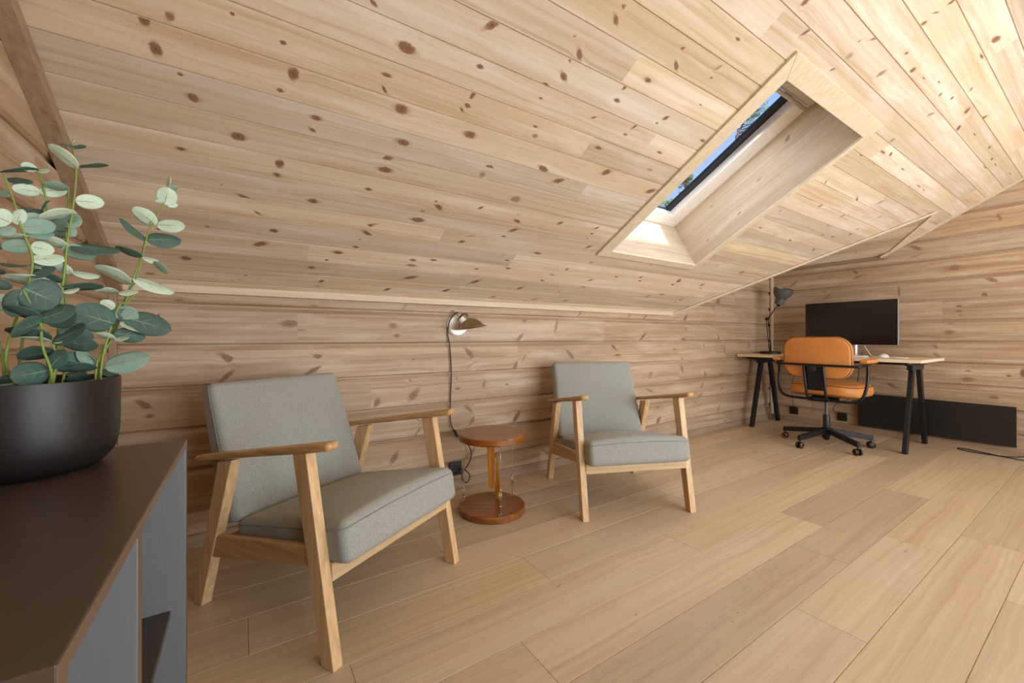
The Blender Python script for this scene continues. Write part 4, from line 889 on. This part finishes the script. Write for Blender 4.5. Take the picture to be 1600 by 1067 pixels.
add_tube(bm, smooth_path(S_, 6), .0115, 12); bmobj('arm_frame', bm, M['black_tube'], oc, True)
for ya, yb in ((1.552, 1.531), (1.411, 1.392)):
    bm = bmesh.new(); add_tube(bm, smooth_path([lw(4.028, ya, .716), lw(4.030, (ya + yb) / 2, .60), lw(4.045, yb, .45), lw(4.10, yb - .005, .42), lw(4.2, yb - .01, .425)], 6), .0105, 10); bmobj('upright', bm, M['black_tube'], oc, True)
bm = bmesh.new(); P4 = [lw(4.036, 1.545, .70), lw(4.036, 1.420, .70), lw(4.048, 1.405, .50), lw(4.048, 1.530, .50)]
Q4 = [lw(4.042, 1.545, .70), lw(4.042, 1.420, .70), lw(4.054, 1.405, .50), lw(4.054, 1.530, .50)]
add_hexa(bm, P4, Q4); bmobj('back_plate', bm, M['black_metal'], oc)
lathe('knob', [(.027, 0), (.031, .006), (.031, .016), (.024, .021), (.0, .022)], M['lamp_dark'], oc, lw(4.030, 1.485, .682), 24, axis=(0, -1, 0), cap1=False)
for Y_ in (1.153, 1.788):
    rbox('armrest_pad', .062, .235, .034, .015, M['leather'], oc, lambda p, Y_=Y_: (lw(0, Y_, 0)[0] + p.x, -.105 + p.y, .757 + p.z), 8)
bm = bmesh.new(); add_box(bm, -.075, .075, -.20, .08, .400, .437); o = bmobj('tilt_mechanism', bm, M['black_metal'], oc); bevel(o, .01, 3)
tube('height_lever', [(.06, -.05, .412), (.17, -.10, .41), (.22, -.11, .408)], .006, M['black'], oc, 3, 8)
lathe('gas_lift', [(.013, .24), (.013, .402)], M['lamp_grey'], oc, (0, 0, 0), 20)
lathe('lift_cover', [(.024, .12), (.026, .125), (.026, .262), (.022, .270)], M['black'], oc, (0, 0, 0), 24)
lathe('hub', [(.018, .048), (.022, .055), (.032, .10), (.040, .115), (.040, .150), (.030, .156)], M['black_metal'], oc, (0, 0, 0), 28)
for a in (93, 165, 237, 309, 21):
    d = Vector((math.cos(R(a)), math.sin(R(a)), 0)); d = Vector((-d.y, d.x, 0)); p_ = Vector((-d.y, d.x, 0))
    bm = bmesh.new(); a0, a1 = d * .030, d * .335
    def q(c, hw, z0, z1): return [c - p_ * hw + Vector((0, 0, z0)), c + p_ * hw + Vector((0, 0, z0)), c + p_ * hw + Vector((0, 0, z1)), c - p_ * hw + Vector((0, 0, z1))]
    add_hexa(bm, q(a0, .022, .108, .148), q(a1, .014, .066, .106)); lg = bmobj('base_arm', bm, M['black_metal'], oc); bevel(lg, .003)
    cst = bmesh.new(); c = d * .322
    add_tube(cst, [c + Vector((0, 0, .045)), c + Vector((0, 0, .070))], .006, 8)
    add_lathe(cst, [(.0, -.006), (.014, -.006), (.014, .006), (.0, .006)], c + Vector((0, 0, .030)), 12, p_, False, False)
    for sgn in (-1, 1):
        cc = c + p_ * (.015 * sgn) + Vector((0, 0, .0275))
        add_lathe(cst, [(.020, -.009), (.0265, -.006), (.0275, .0), (.0265, .006), (.020, .009)], cc, 22, p_)
    cw = bmobj('caster', cst, M['black'], lg, True)
    for sgn in (-1, 1):
        rim = bmesh.new(); cc = c + p_ * (.0155 * sgn + .0095 * sgn) + Vector((0, 0, .0275)); add_lathe(rim, [(.022, -.002), (.023, 0), (.022, .002), (.015, .002), (.015, -.002)], cc, 20, p_, False, False)
        ro = bmobj('wheel_rim', rim, M['copper'], lg, True)

# ---------------------------------------------------------------- cabinet
def laminate(name, c, rough, spec=.5, metal=0.0):
    k = N(name); s = k.n('Mapping'); k.t.links.new(k.obj(), s.inputs[0]); s.inputs['Scale'].default_value = (300, 300, 8)
    a = k.noise(s.outputs[0], 1, 2, .6); cc = hexc(c); col = k.mix(a, tuple(v * .88 for v in cc), tuple(v * 1.1 for v in cc)); return k.out(col, rough, metal, spec)
M['lam_dark'] = laminate('laminate_toned_dark', '463c33', .34, .5); M['lam_lit'] = laminate('laminate_toned_lit', '7f8184', .32, .5, .25); M['lam_edge'] = laminate('brown_edge', '6d5c4c', .4)  # one laminate: window light painted into the sides, dark reflection into the top
cb = thing('cabinet', 'low grey-brown open cabinet, inner sides painted as lit, under the plant pot', 'cabinet', (-.295, .8625, 0))
CX0, CX1, CY0, CY1, CZ = -.454 + .295, -.12 + .295, .45 - .8625, 1.275 - .8625, .70
box('top_panel', CX0, CX1, CY0, CY1, CZ - .016, CZ, M['lam_dark'], cb, .0015)
box('edge_band', CX1 - .0005, CX1 + .0006, CY0, CY1, CZ - .0165, CZ - .0005, M['lam_edge'], cb)
for y0, y1 in ((CY0, CY0 + .02), (CY1 - .02, CY1)):
    s_ = box('side_panel', CX0, CX1, y0, y1, 0, CZ - .0162, M['lam_lit'], cb, .001)
    box('edge_band', CX1, CX1 + .0006, y0, y1, 0, CZ - .0162, M['lam_edge'], s_)
d_ = box('divider', CX0 + .01, CX1, .731 - .8625, .750 - .8625, .02, CZ - .0162, M['lam_lit'], cb, .001)
box('edge_band', CX1, CX1 + .0006, .731 - .8625, .750 - .8625, .02, CZ - .0162, M['lam_edge'], d_)
box('shelf', CX0 + .01, CX1 - .028, .7505 - .8625, CY1 - .0205, .285, .300, M['lam_dark'], cb, .001)
box('shelf', CX0 + .01, CX1 - .028, CY0 + .0205, .7305 - .8625, .285, .300, M['lam_dark'], cb, .001)
box('bottom_panel', CX0 + .01, CX1, CY0 + .0205, CY1 - .0205, .02, .036, M['lam_dark'], cb, .001)
box('back_panel', CX0, CX0 + .008, CY0 + .0205, CY1 - .0205, .02, CZ - .0165, M['lam_lit'], cb)

# ---------------------------------------------------------------- pot and plant
M['pot'] = plain('matt_black_ceramic', '1d1a19', .42, 0, .45, .25, 14); M['soil'] = plain('dark_soil', '17120d', .95, 0, .1, .4, 60)
PX, PY = -.340, 1.135
pt = thing('potted_plant', 'tall plant with round grey-green leaves in a matt black pot on the dark cabinet', 'plant', (PX, PY, .7002))
lathe('pot', [(.0, .0), (.085, .0), (.094, .002), (.105, .010), (.117, .026), (.123, .048), (.125, .075), (.126, .168), (.1255, .170), (.122, .170), (.1215, .165), (.120, .14), (.0, .14)], M['pot'], pt, n=96, cap0=False, cap1=False)
lathe('soil', [(.119, .1405), (.06, .146), (.0, .147)], M['soil'], pt, n=40, cap0=False, cap1=False)
STEMS=[([(-0.2511,1.1616,0.8617),(-0.2491,1.1669,0.8958),(-0.2381,1.1748,0.9433),(-0.2169,1.1858,1.0274),(-0.2056,1.1938,1.0707),(-0.1922,1.2025,1.1282),(-0.1856,1.2091,1.1707),(-0.1714,1.218,1.2159),(-0.1586,1.2265,1.2567),(-0.151,1.2334,1.3158)],0.0035,0.0015),([(-0.2461,1.1527,0.8794),(-0.2397,1.152,0.9306),(-0.2201,1.1553,1.0131),(-0.2064,1.1568,1.0233),(-0.1924,1.1584,1.0473)],0.003,0.0022),([(-0.2532,1.1506,0.8713),(-0.2503,1.1584,0.9092),(-0.231,1.1711,0.9521),(-0.2112,1.184,1.0398),(-0.1984,1.1948,1.0813),(-0.1833,1.2063,1.1756),(-0.1731,1.2163,1.2307)],0.003,0.0015),([(-0.3071,1.124,0.8564),(-0.3027,1.1279,0.8918),(-0.2995,1.1315,0.9641),(-0.2973,1.1347,1.0197),(-0.2931,1.1386,1.0889),(-0.2894,1.1423,1.1523),(-0.2842,1.1465,1.2034),(-0.2804,1.1503,1.2865),(-0.2877,1.1507,1.3368)],0.0042,0.0018),([(-0.3031,1.1669,0.856),(-0.3004,1.1677,0.9227),(-0.2991,1.1681,1.1518),(-0.2962,1.169,1.2164),(-0.2962,1.169,1.2529)],0.0035,0.0018),([(-0.3566,1.1509,0.8609),(-0.3553,1.1555,0.9241),(-0.3409,1.164,1.0748),(-0.3267,1.1724,1.1938),(-0.3354,1.174,1.2643),(-0.3401,1.1767,1.2821)],0.0035,0.0018),([(-0.3517,1.1106,0.8721),(-0.358,1.107,0.9255),(-0.3291,1.1139,1.0734),(-0.3364,1.11,1.1347),(-0.3422,1.1065,1.158),(-0.3467,1.1034,1.1894),(-0.3585,1.0981,1.2424)],0.0035,0.0018),([(-0.367,1.1269,0.8716),(-0.3692,1.1262,0.9137),(-0.3861,1.1212,1.0489),(-0.3813,1.1226,1.1312),(-0.3861,1.1212,1.2116)],0.0035,0.0018),([(-0.299,1.0846,0.8675),(-0.294,1.0757,0.8871),(-0.302,1.0629,0.9369),(-0.3015,1.0526,0.9776),(-0.3167,1.0376,1.0305)],0.0035,0.0025),([(-0.2954,1.0857,0.871),(-0.2898,1.0848,0.9133),(-0.2989,1.0795,0.9518),(-0.3077,1.0742,0.9895),(-0.2903,1.0768,1.0322)],0.003,0.0018)]
LEAVES=[((-0.1559,1.2273,1.2585),(-0.1476,1.2188,1.2934),0.0348,0),
((-0.1508,1.2288,1.2577),(-0.1339,1.2357,1.2626),0.0117,0),
((-0.1559,1.2273,1.2627),(-0.1702,1.2176,1.26),0.0085,0),
((-0.1502,1.2336,1.2964),(-0.1338,1.2429,1.3057),0.0094,1),
((-0.1502,1.2336,1.3028),(-0.1492,1.2392,1.3272),0.0058,0),
((-0.1706,1.2182,1.2067),(-0.2015,1.1908,1.2309),0.0265,0),
((-0.1676,1.2191,1.2064),(-0.1199,1.2131,1.2095),0.0264,0),
((-0.1838,1.2096,1.168),(-0.131,1.2396,1.181),0.0295,2),
((-0.1856,1.2091,1.1677),(-0.2227,1.1879,1.2025),0.0118,2),
((-0.1915,1.2027,1.1273),(-0.2277,1.1807,1.142),0.0129,2),
((-0.1904,1.203,1.1249),(-0.1691,1.2301,1.1269),0.0115,0),
((-0.1716,1.2086,1.1201),(-0.1498,1.2139,1.0981),0.012,1),
((-0.2074,1.1933,1.068),(-0.2605,1.1914,1.0969),0.0213,0),
((-0.2046,1.1941,1.0783),(-0.1411,1.2121,1.054),0.0205,0),
((-0.2247,1.1835,1.0462),(-0.2585,1.1791,1.0471),0.0106,0),
((-0.2185,1.1505,1.0421),(-0.189,1.1448,1.0463),0.0104,0),
((-0.2266,1.1533,1.0104),(-0.2452,1.1534,1.0236),0.0181,0),
((-0.225,1.1538,0.9963),(-0.1963,1.1778,1.0057),0.0276,1),
((-0.2783,1.1509,1.2872),(-0.3136,1.1413,1.3187),0.0199,0),
((-0.2765,1.1514,1.2901),(-0.2407,1.1722,1.3075),0.0069,2),
((-0.286,1.1512,1.3253),(-0.2702,1.1631,1.3358),0.0062,2),
((-0.2866,1.151,1.3305),(-0.2955,1.1301,1.3208),0.0036,2),
((-0.286,1.1512,1.3352),(-0.2873,1.1616,1.3459),0.0024,0),
((-0.2804,1.1476,1.2201),(-0.2447,1.1621,1.2275),0.0255,0),
((-0.2798,1.1478,1.1954),(-0.3254,1.1258,1.1715),0.0162,0),
((-0.2768,1.1487,1.1916),(-0.3149,1.1686,1.1723),0.0248,1),
((-0.2859,1.1434,1.1297),(-0.2186,1.144,1.1278),0.0185,2),
((-0.2966,1.1402,1.1233),(-0.2588,1.1668,1.115),0.0257,1),
((-0.2888,1.1425,1.1278),(-0.3306,1.1288,1.1394),0.0149,0),
((-0.2836,1.1415,1.0777),(-0.3103,1.1426,1.0896),0.0158,0),
((-0.2842,1.1413,1.0758),(-0.253,1.1664,1.0762),0.0119,0),
((-0.2973,1.1347,1.0461),(-0.3644,1.1236,1.0591),0.0188,0),
((-0.2962,1.1351,1.0462),(-0.2481,1.1671,1.0527),0.0137,2),
((-0.2953,1.1353,1.0375),(-0.2741,1.1373,1.0457),0.0078,0),
((-0.2894,1.1423,1.1701),(-0.3177,1.1652,1.1689),0.022,1),
((-0.2908,1.1419,1.1653),(-0.2775,1.1584,1.1871),0.013,1),
((-0.2962,1.169,1.2483),(-0.3257,1.1579,1.2487),0.0138,1),
((-0.2991,1.1681,1.1518),(-0.3196,1.1802,1.1561),0.012,1),
((-0.2991,1.1681,1.1701),(-0.2926,1.1859,1.1564),0.0193,1),
((-0.341,1.1765,1.2795),(-0.3548,1.1555,1.2765),0.0155,0),
((-0.3401,1.1767,1.2767),(-0.3221,1.1669,1.2765),0.0081,0),
((-0.3401,1.1767,1.2785),(-0.378,1.1536,1.2585),0.0068,2),
((-0.3459,1.1708,1.2495),(-0.3795,1.1802,1.2542),0.0108,2),
((-0.3362,1.1737,1.235),(-0.3671,1.1618,1.2327),0.0197,0),
((-0.3362,1.1737,1.235),(-0.3049,1.1884,1.2488),0.0198,0),
((-0.331,1.1711,1.1973),(-0.3559,1.1553,1.1933),0.008,2),
((-0.3338,1.1703,1.1921),(-0.324,1.1735,1.2194),0.0031,2),
((-0.3522,1.1035,1.1557),(-0.3724,1.0927,1.1659),0.0323,0),
((-0.346,1.1054,1.155),(-0.3372,1.1018,1.1803),0.016,0),
((-0.341,1.1069,1.15),(-0.3029,1.1218,1.1612),0.0277,1),
((-0.3397,1.1072,1.1585),(-0.3226,1.1159,1.178),0.0147,1),
((-0.3529,1.1016,1.204),(-0.3701,1.1133,1.2103),0.0125,1),
((-0.3312,1.1115,1.1181),(-0.363,1.1096,1.1126),0.023,1),
((-0.3292,1.1121,1.1172),(-0.308,1.1364,1.1156),0.0243,0),
((-0.3291,1.1139,1.0923),(-0.2956,1.1388,1.1042),0.0205,0),
((-0.3325,1.1111,1.1354),(-0.3698,1.1205,1.1302),0.0108,0),
((-0.3338,1.1108,1.1373),(-0.3059,1.1263,1.1466),0.011,1),
((-0.3485,1.1046,1.1483),(-0.3589,1.0874,1.1309),0.0144,1),
((-0.3343,1.1124,1.0811),(-0.3687,1.1171,1.0834),0.005,2),
((-0.3317,1.1131,1.0814),(-0.3113,1.1386,1.0863),0.0077,1),
((-0.3265,1.1147,1.0695),(-0.2981,1.1401,1.0577),0.0129,2),
((-0.3813,1.1226,1.0494),(-0.3599,1.1319,1.0416),0.0156,2),
((-0.3813,1.1226,1.0167),(-0.3642,1.1367,1.0103),0.0287,0),
((-0.3317,1.1131,1.0646),(-0.2993,1.1108,1.0799),0.0138,2),
((-0.3861,1.1212,1.0652),(-0.3707,1.1397,1.069),0.0083,2),
((-0.3837,1.1219,1.1063),(-0.3675,1.1298,1.1179),0.0094,1),
((-0.3167,1.0376,1.0341),(-0.2789,1.0489,1.0116),0.0535,2),
((-0.3178,1.0373,1.0304),(-0.3305,1.0439,0.9874),0.0288,2),
((-0.3015,1.0526,0.9813),(-0.3298,1.0232,1.0022),0.0152,2),
((-0.3015,1.0526,0.9813),(-0.2578,1.0448,1.0028),0.025,2),
((-0.2992,1.0533,0.9777),(-0.3185,1.0057,0.9568),0.0205,2),
((-0.3018,1.076,0.9784),(-0.2613,1.0568,0.9977),0.04,2),
((-0.2977,1.0798,0.9442),(-0.3333,1.0378,0.9641),0.018,2),
((-0.2941,1.0809,0.9423),(-0.2492,1.063,0.9713),0.0218,2),
((-0.2965,1.0802,0.9423),(-0.3262,1.0608,0.9499),0.0052,0),
((-0.2928,1.0813,0.9411),(-0.273,1.0768,0.9457),0.0053,0),
((-0.2842,1.0838,0.9441),(-0.2357,1.0775,0.934),0.0257,2),
((-0.2867,1.0831,0.9596),(-0.2432,1.0857,0.9499),0.0257,2),
((-0.291,1.0844,0.9249),(-0.3399,1.1011,0.9121),0.0228,2),
((-0.299,1.0846,0.8905),(-0.3305,1.0439,0.8811),0.0387,2),
((-0.2984,1.0822,0.8945),(-0.2749,1.0684,0.925),0.023,2),
((-0.3014,1.1283,0.8897),(-0.2516,1.1432,0.8887),0.0165,2),
((-0.2578,1.1643,0.892),(-0.2981,1.1313,0.9096),0.0343,2),
((-0.252,1.166,0.8916),(-0.2779,1.1478,0.9229),0.019,1),
((-0.2251,1.1538,0.9782),(-0.2752,1.1074,0.9999),0.0493,2),
((-0.2124,1.1576,0.9873),(-0.1936,1.1528,1.0053),0.0262,1),
((-0.2093,1.1585,0.9852),(-0.2251,1.1538,1.0085),0.0194,2),
((-0.2093,1.1585,0.9918),(-0.1404,1.1582,0.966),0.0427,2),
((-0.2264,1.156,0.9586),(-0.1828,1.169,0.9499),0.0273,2),
((-0.2264,1.156,0.9478),(-0.2489,1.1403,0.9579),0.0093,0),
((-0.2255,1.1562,0.9478),(-0.2029,1.1448,0.9495),0.0096,0),
((-0.2402,1.1544,0.8897),(-0.1746,1.1532,0.9082),0.0366,1),
((-0.2139,1.1571,0.9806),(-0.1887,1.1334,0.963),0.0065,0),
((-0.2511,1.1616,0.879),(-0.2281,1.1894,0.8737),0.0131,2),
((-0.2977,1.1685,0.868),(-0.2655,1.1991,0.8593),0.0171,2),
((-0.3059,1.1243,0.8682),(-0.339,1.1457,0.8762),0.0156,2),
((-0.3424,1.1134,0.8713),(-0.3652,1.1066,0.877),0.015,2),
((-0.295,1.1694,0.872),(-0.2824,1.2045,0.8774),0.0128,2),
((-0.2914,1.1495,0.8519),(-0.2319,1.1674,0.8645),0.0144,0),
((-0.3074,1.0821,0.8576),(-0.3527,1.0686,0.8651),0.0096,0),
((-0.2511,1.1616,0.8617),(-0.222,1.1495,0.8655),0.0086,2)]

def leaf_mat():
    k = N('eucalyptus_leaf'); at = k.n('Attribute'); at.attribute_name = 'lc'; s = k.n('SeparateColor'); k.t.links.new(at.outputs['Color'], s.inputs[0])
    uv = k.n('UVMap'); uv.uv_map = 'UVMap'; u, v, _ = k.sep(uv.outputs[0])          # u along 0..1, v across -1..1
    av = k.math('ABSOLUTE', v)
    tone = k.noise(k.obj(), 40, 3)
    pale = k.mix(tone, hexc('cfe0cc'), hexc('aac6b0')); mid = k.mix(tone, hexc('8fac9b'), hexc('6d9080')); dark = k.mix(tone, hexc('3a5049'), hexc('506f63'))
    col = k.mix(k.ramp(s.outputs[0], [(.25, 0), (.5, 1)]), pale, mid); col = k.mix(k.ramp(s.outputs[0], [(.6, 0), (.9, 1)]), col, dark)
    # veins: reddish midrib and forked side veins
    mid_v = k.ramp(k.math('ADD', av, k.math('MULTIPLY', u, .035)), [(.03, 1.0), (.075, 0.0)])
    br = k.math('ABSOLUTE', k.math('SUBTRACT', k.math('FRACT', k.math('MULTIPLY', k.math('SUBTRACT', u, k.math('MULTIPLY', av, .32)), 4.2)), .5))
    side_v = k.math('MULTIPLY', k.ramp(br, [(.02, 1.0), (.07, 0.0)]), k.ramp(av, [(.30, 1.0), (.62, 0.0)]))
    reach = k.ramp(u, [(.45, 1.0), (.85, 0.0)])
    vein = k.math('MULTIPLY', k.math('MAXIMUM', mid_v, k.math('MULTIPLY', side_v, .6)), reach)
    vcol = k.mix(k.ramp(s.outputs[0], [(.4, 0), (.8, 1)]), hexc('8a5f4c'), hexc('7c9a78'))
    col = k.mix(k.math('MULTIPLY', vein, .8), col, vcol)
    k.bump(vein, .2, .001)
    m = k.out(col, .55, 0, .35); return m
M['leaf'] = leaf_mat(); M['stem'] = plain('green_stem', '7d9345', .5, 0, .4, .25, 60)
pl = pt; OFF = Vector((PX, PY, .7002)); camp = Vector((0, 0, H))
rl = random.Random(12)
for pts, r0, r1 in STEMS:
    P = smooth_path([Vector(p) - OFF for p in pts], 5); n_ = len(P)
    # root every stem in the soil
    root = Vector((P[0].x, P[0].y, 0)); root = root * min(1, .098 / max(root.length, 1e-6)); root.z = .142; f_ = Vector((P[0].x, P[0].y, 0)); f_ = f_ * min(1, .108 / max(f_.length, 1e-6)); P[0] = Vector((f_.x, f_.y, max(P[0].z, .165))); P = smooth_path([root, P[0]], 2)[:-1] + P
    n_ = len(P); bm = bmesh.new(); add_tube(bm, P, [.72 * (r0 + (r1 - r0) * i / (n_ - 1)) for i in range(n_)], 8); bmobj('stem', bm, M['stem'], pl, True)
for b_, t_, wa, colr in LEAVES:
    b_, t_ = Vector(b_), Vector(t_); ax = t_ - b_; L0 = ax.length; ax.normalize()
    vd = ((b_ + t_) / 2 - camp).normalized(); b_ = b_ - ax * L0 * .03; L0 *= 1.10; wa *= 1.15; side = ax.cross(vd).normalized(); nrm = side.cross(ax).normalized()
    wt = max(wa, min(L0 * .62, .055)); cphi = min(1.0, wa / wt); phi = math.acos(cphi)
    if rl.random() < .5 and colr != 0: phi = -phi
    if colr == 0: phi = abs(phi) if True else phi
    sd_ = side * math.cos(phi) + nrm * math.sin(phi); nn = sd_.cross(ax).normalized()
    me = bpy.data.meshes.new('leaf'); vs, fs_, uvs = [], [], []
    NU_, NV_ = 14, 8; fold = .10 + .12 * rl.random(); droop = (rl.random() - .45) * .22
    for i in range(NU_ + 1):
        u = i / NU_; w_ = (max(0, math.sin(math.pi * min(1, u) ** .92)) ** .52); w_ = max(w_, 0.0) * wt / 2
        if i == 0: w_ = .0012
        for j in range(NV_ + 1):
            v = -1 + 2 * j / NV_
            p = b_ + ax * (u * L0) + sd_ * (v * w_) + nn * (abs(v) * w_ * fold + droop * L0 * (u * (1 - u)) + .004 * math.sin(u * 9 + v * 2.3) * abs(v) * wt * 4)
            vs.append(p - OFF); uvs.append((u, v))
    for i in range(NU_):
        for j in range(NV_):
            a = i * (NV_ + 1) + j; fs_.append((a, a + 1, a + NV_ + 2, a + NV_ + 1))
    me.from_pydata([tuple(v) for v in vs], [], fs_); me.uv_layers.new(name='UVMap'); me.attributes.new('lc', 'FLOAT_COLOR', 'CORNER'); uvl = me.uv_layers['UVMap']; at = me.attributes['lc']
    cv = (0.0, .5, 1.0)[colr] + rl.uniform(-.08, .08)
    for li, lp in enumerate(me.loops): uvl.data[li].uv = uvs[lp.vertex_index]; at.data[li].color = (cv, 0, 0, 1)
    o = link_mesh('leaf', me, M['leaf'], pl, True)
    md = o.modifiers.new('thickness', 'SOLIDIFY'); md.thickness = .0006

# ---------------------------------------------------------------- pines outside, seen through the roof window
M['bark'] = plain('pine_bark', '6b5a4e', .9, 0, .1, .3, 3)
def foliage():
    k = N('pine_needles'); a = k.noise(k.obj(), 3, 3); return k.out(k.mix(a, hexc('5a7548'), hexc('a3b674')), .8, 0, .2)
M['needles'] = foliage()
def pine_tree(label, x, y, ztop, crown_r, crown_h, tr, seed, off=(0, 0)):
    rp = random.Random(seed); base = -3.0
    t = thing('pine_tree', label, 'tree', (x, y, base), 0, 'pine trees outside')
    ctr = Vector((off[0], off[1], ztop - crown_h * .5 - base)); bm = bmesh.new()
    add_tube(bm, [(0, 0, 0), (.1, .05, (ztop - base) * .4), (-.05, .0, ztop - base - crown_h), (off[0], off[1], ztop - base - .1)], [tr * 2.0, tr * 1.5, tr, tr * .3], 10)
    for i in range(22):
        z = ctr.z + rp.uniform(-.55, .5) * crown_h; a = rp.uniform(0, 6.28); L = crown_r * rp.uniform(.4, 1.0)
        add_tube(bm, [(0, 0, z - .25), (off[0] * .6 + math.cos(a) * L * .5, off[1] * .6 + math.sin(a) * L * .5, z), (off[0] + math.cos(a) * L, off[1] + math.sin(a) * L, z + .18)], [.035, .025, .008], 5)
    bmobj('trunk', bm, M['bark'], t, True)
    bm = bmesh.new()
    for i in range(46):
        a = rp.uniform(0, 6.28); zz = rp.uniform(-.5, .5); rr_ = crown_r * math.sqrt(rp.random()) * (1.05 - abs(zz) * .9)
        c = ctr + Vector((math.cos(a) * rr_, math.sin(a) * rr_, zz * crown_h)); cr_ = rp.uniform(.14, .34) * crown_r
        for j in range(60):
            d = Vector((rp.gauss(0, 1), rp.gauss(0, 1), rp.gauss(0, .6))).normalized(); p = c + d * cr_ * rp.random() ** .4; s = rp.uniform(.05, .11)
            e1 = Vector((rp.gauss(0, 1), rp.gauss(0, 1), rp.gauss(0, 1))).normalized(); e2 = e1.orthogonal().normalized()
            bm.faces.new([bm.verts.new(p + e1 * s), bm.verts.new(p - e1 * s * .3 + e2 * s * .35), bm.verts.new(p - e1 * s * .3 - e2 * s * .35)])
    me = bpy.data.meshes.new('crown'); bm.to_mesh(me); bm.free(); link_mesh('crown', me, M['needles'], t)
pine_tree('tall slim pine with a bare trunk seen in the upper part of the roof window', 25.3, 13.3, 15.4, .85, 2.1, .08, 4, (.85, -.55))
pine_tree('pine crown seen in the lower part of the roof window, higher of the two there', 22.7, 15.0, 10.9, .5, 1.3, .06, 7)
pine_tree('pale pine crown at the very bottom corner of the roof window', 21.9, 15.7, 9.5, .7, 1.2, .07, 9)
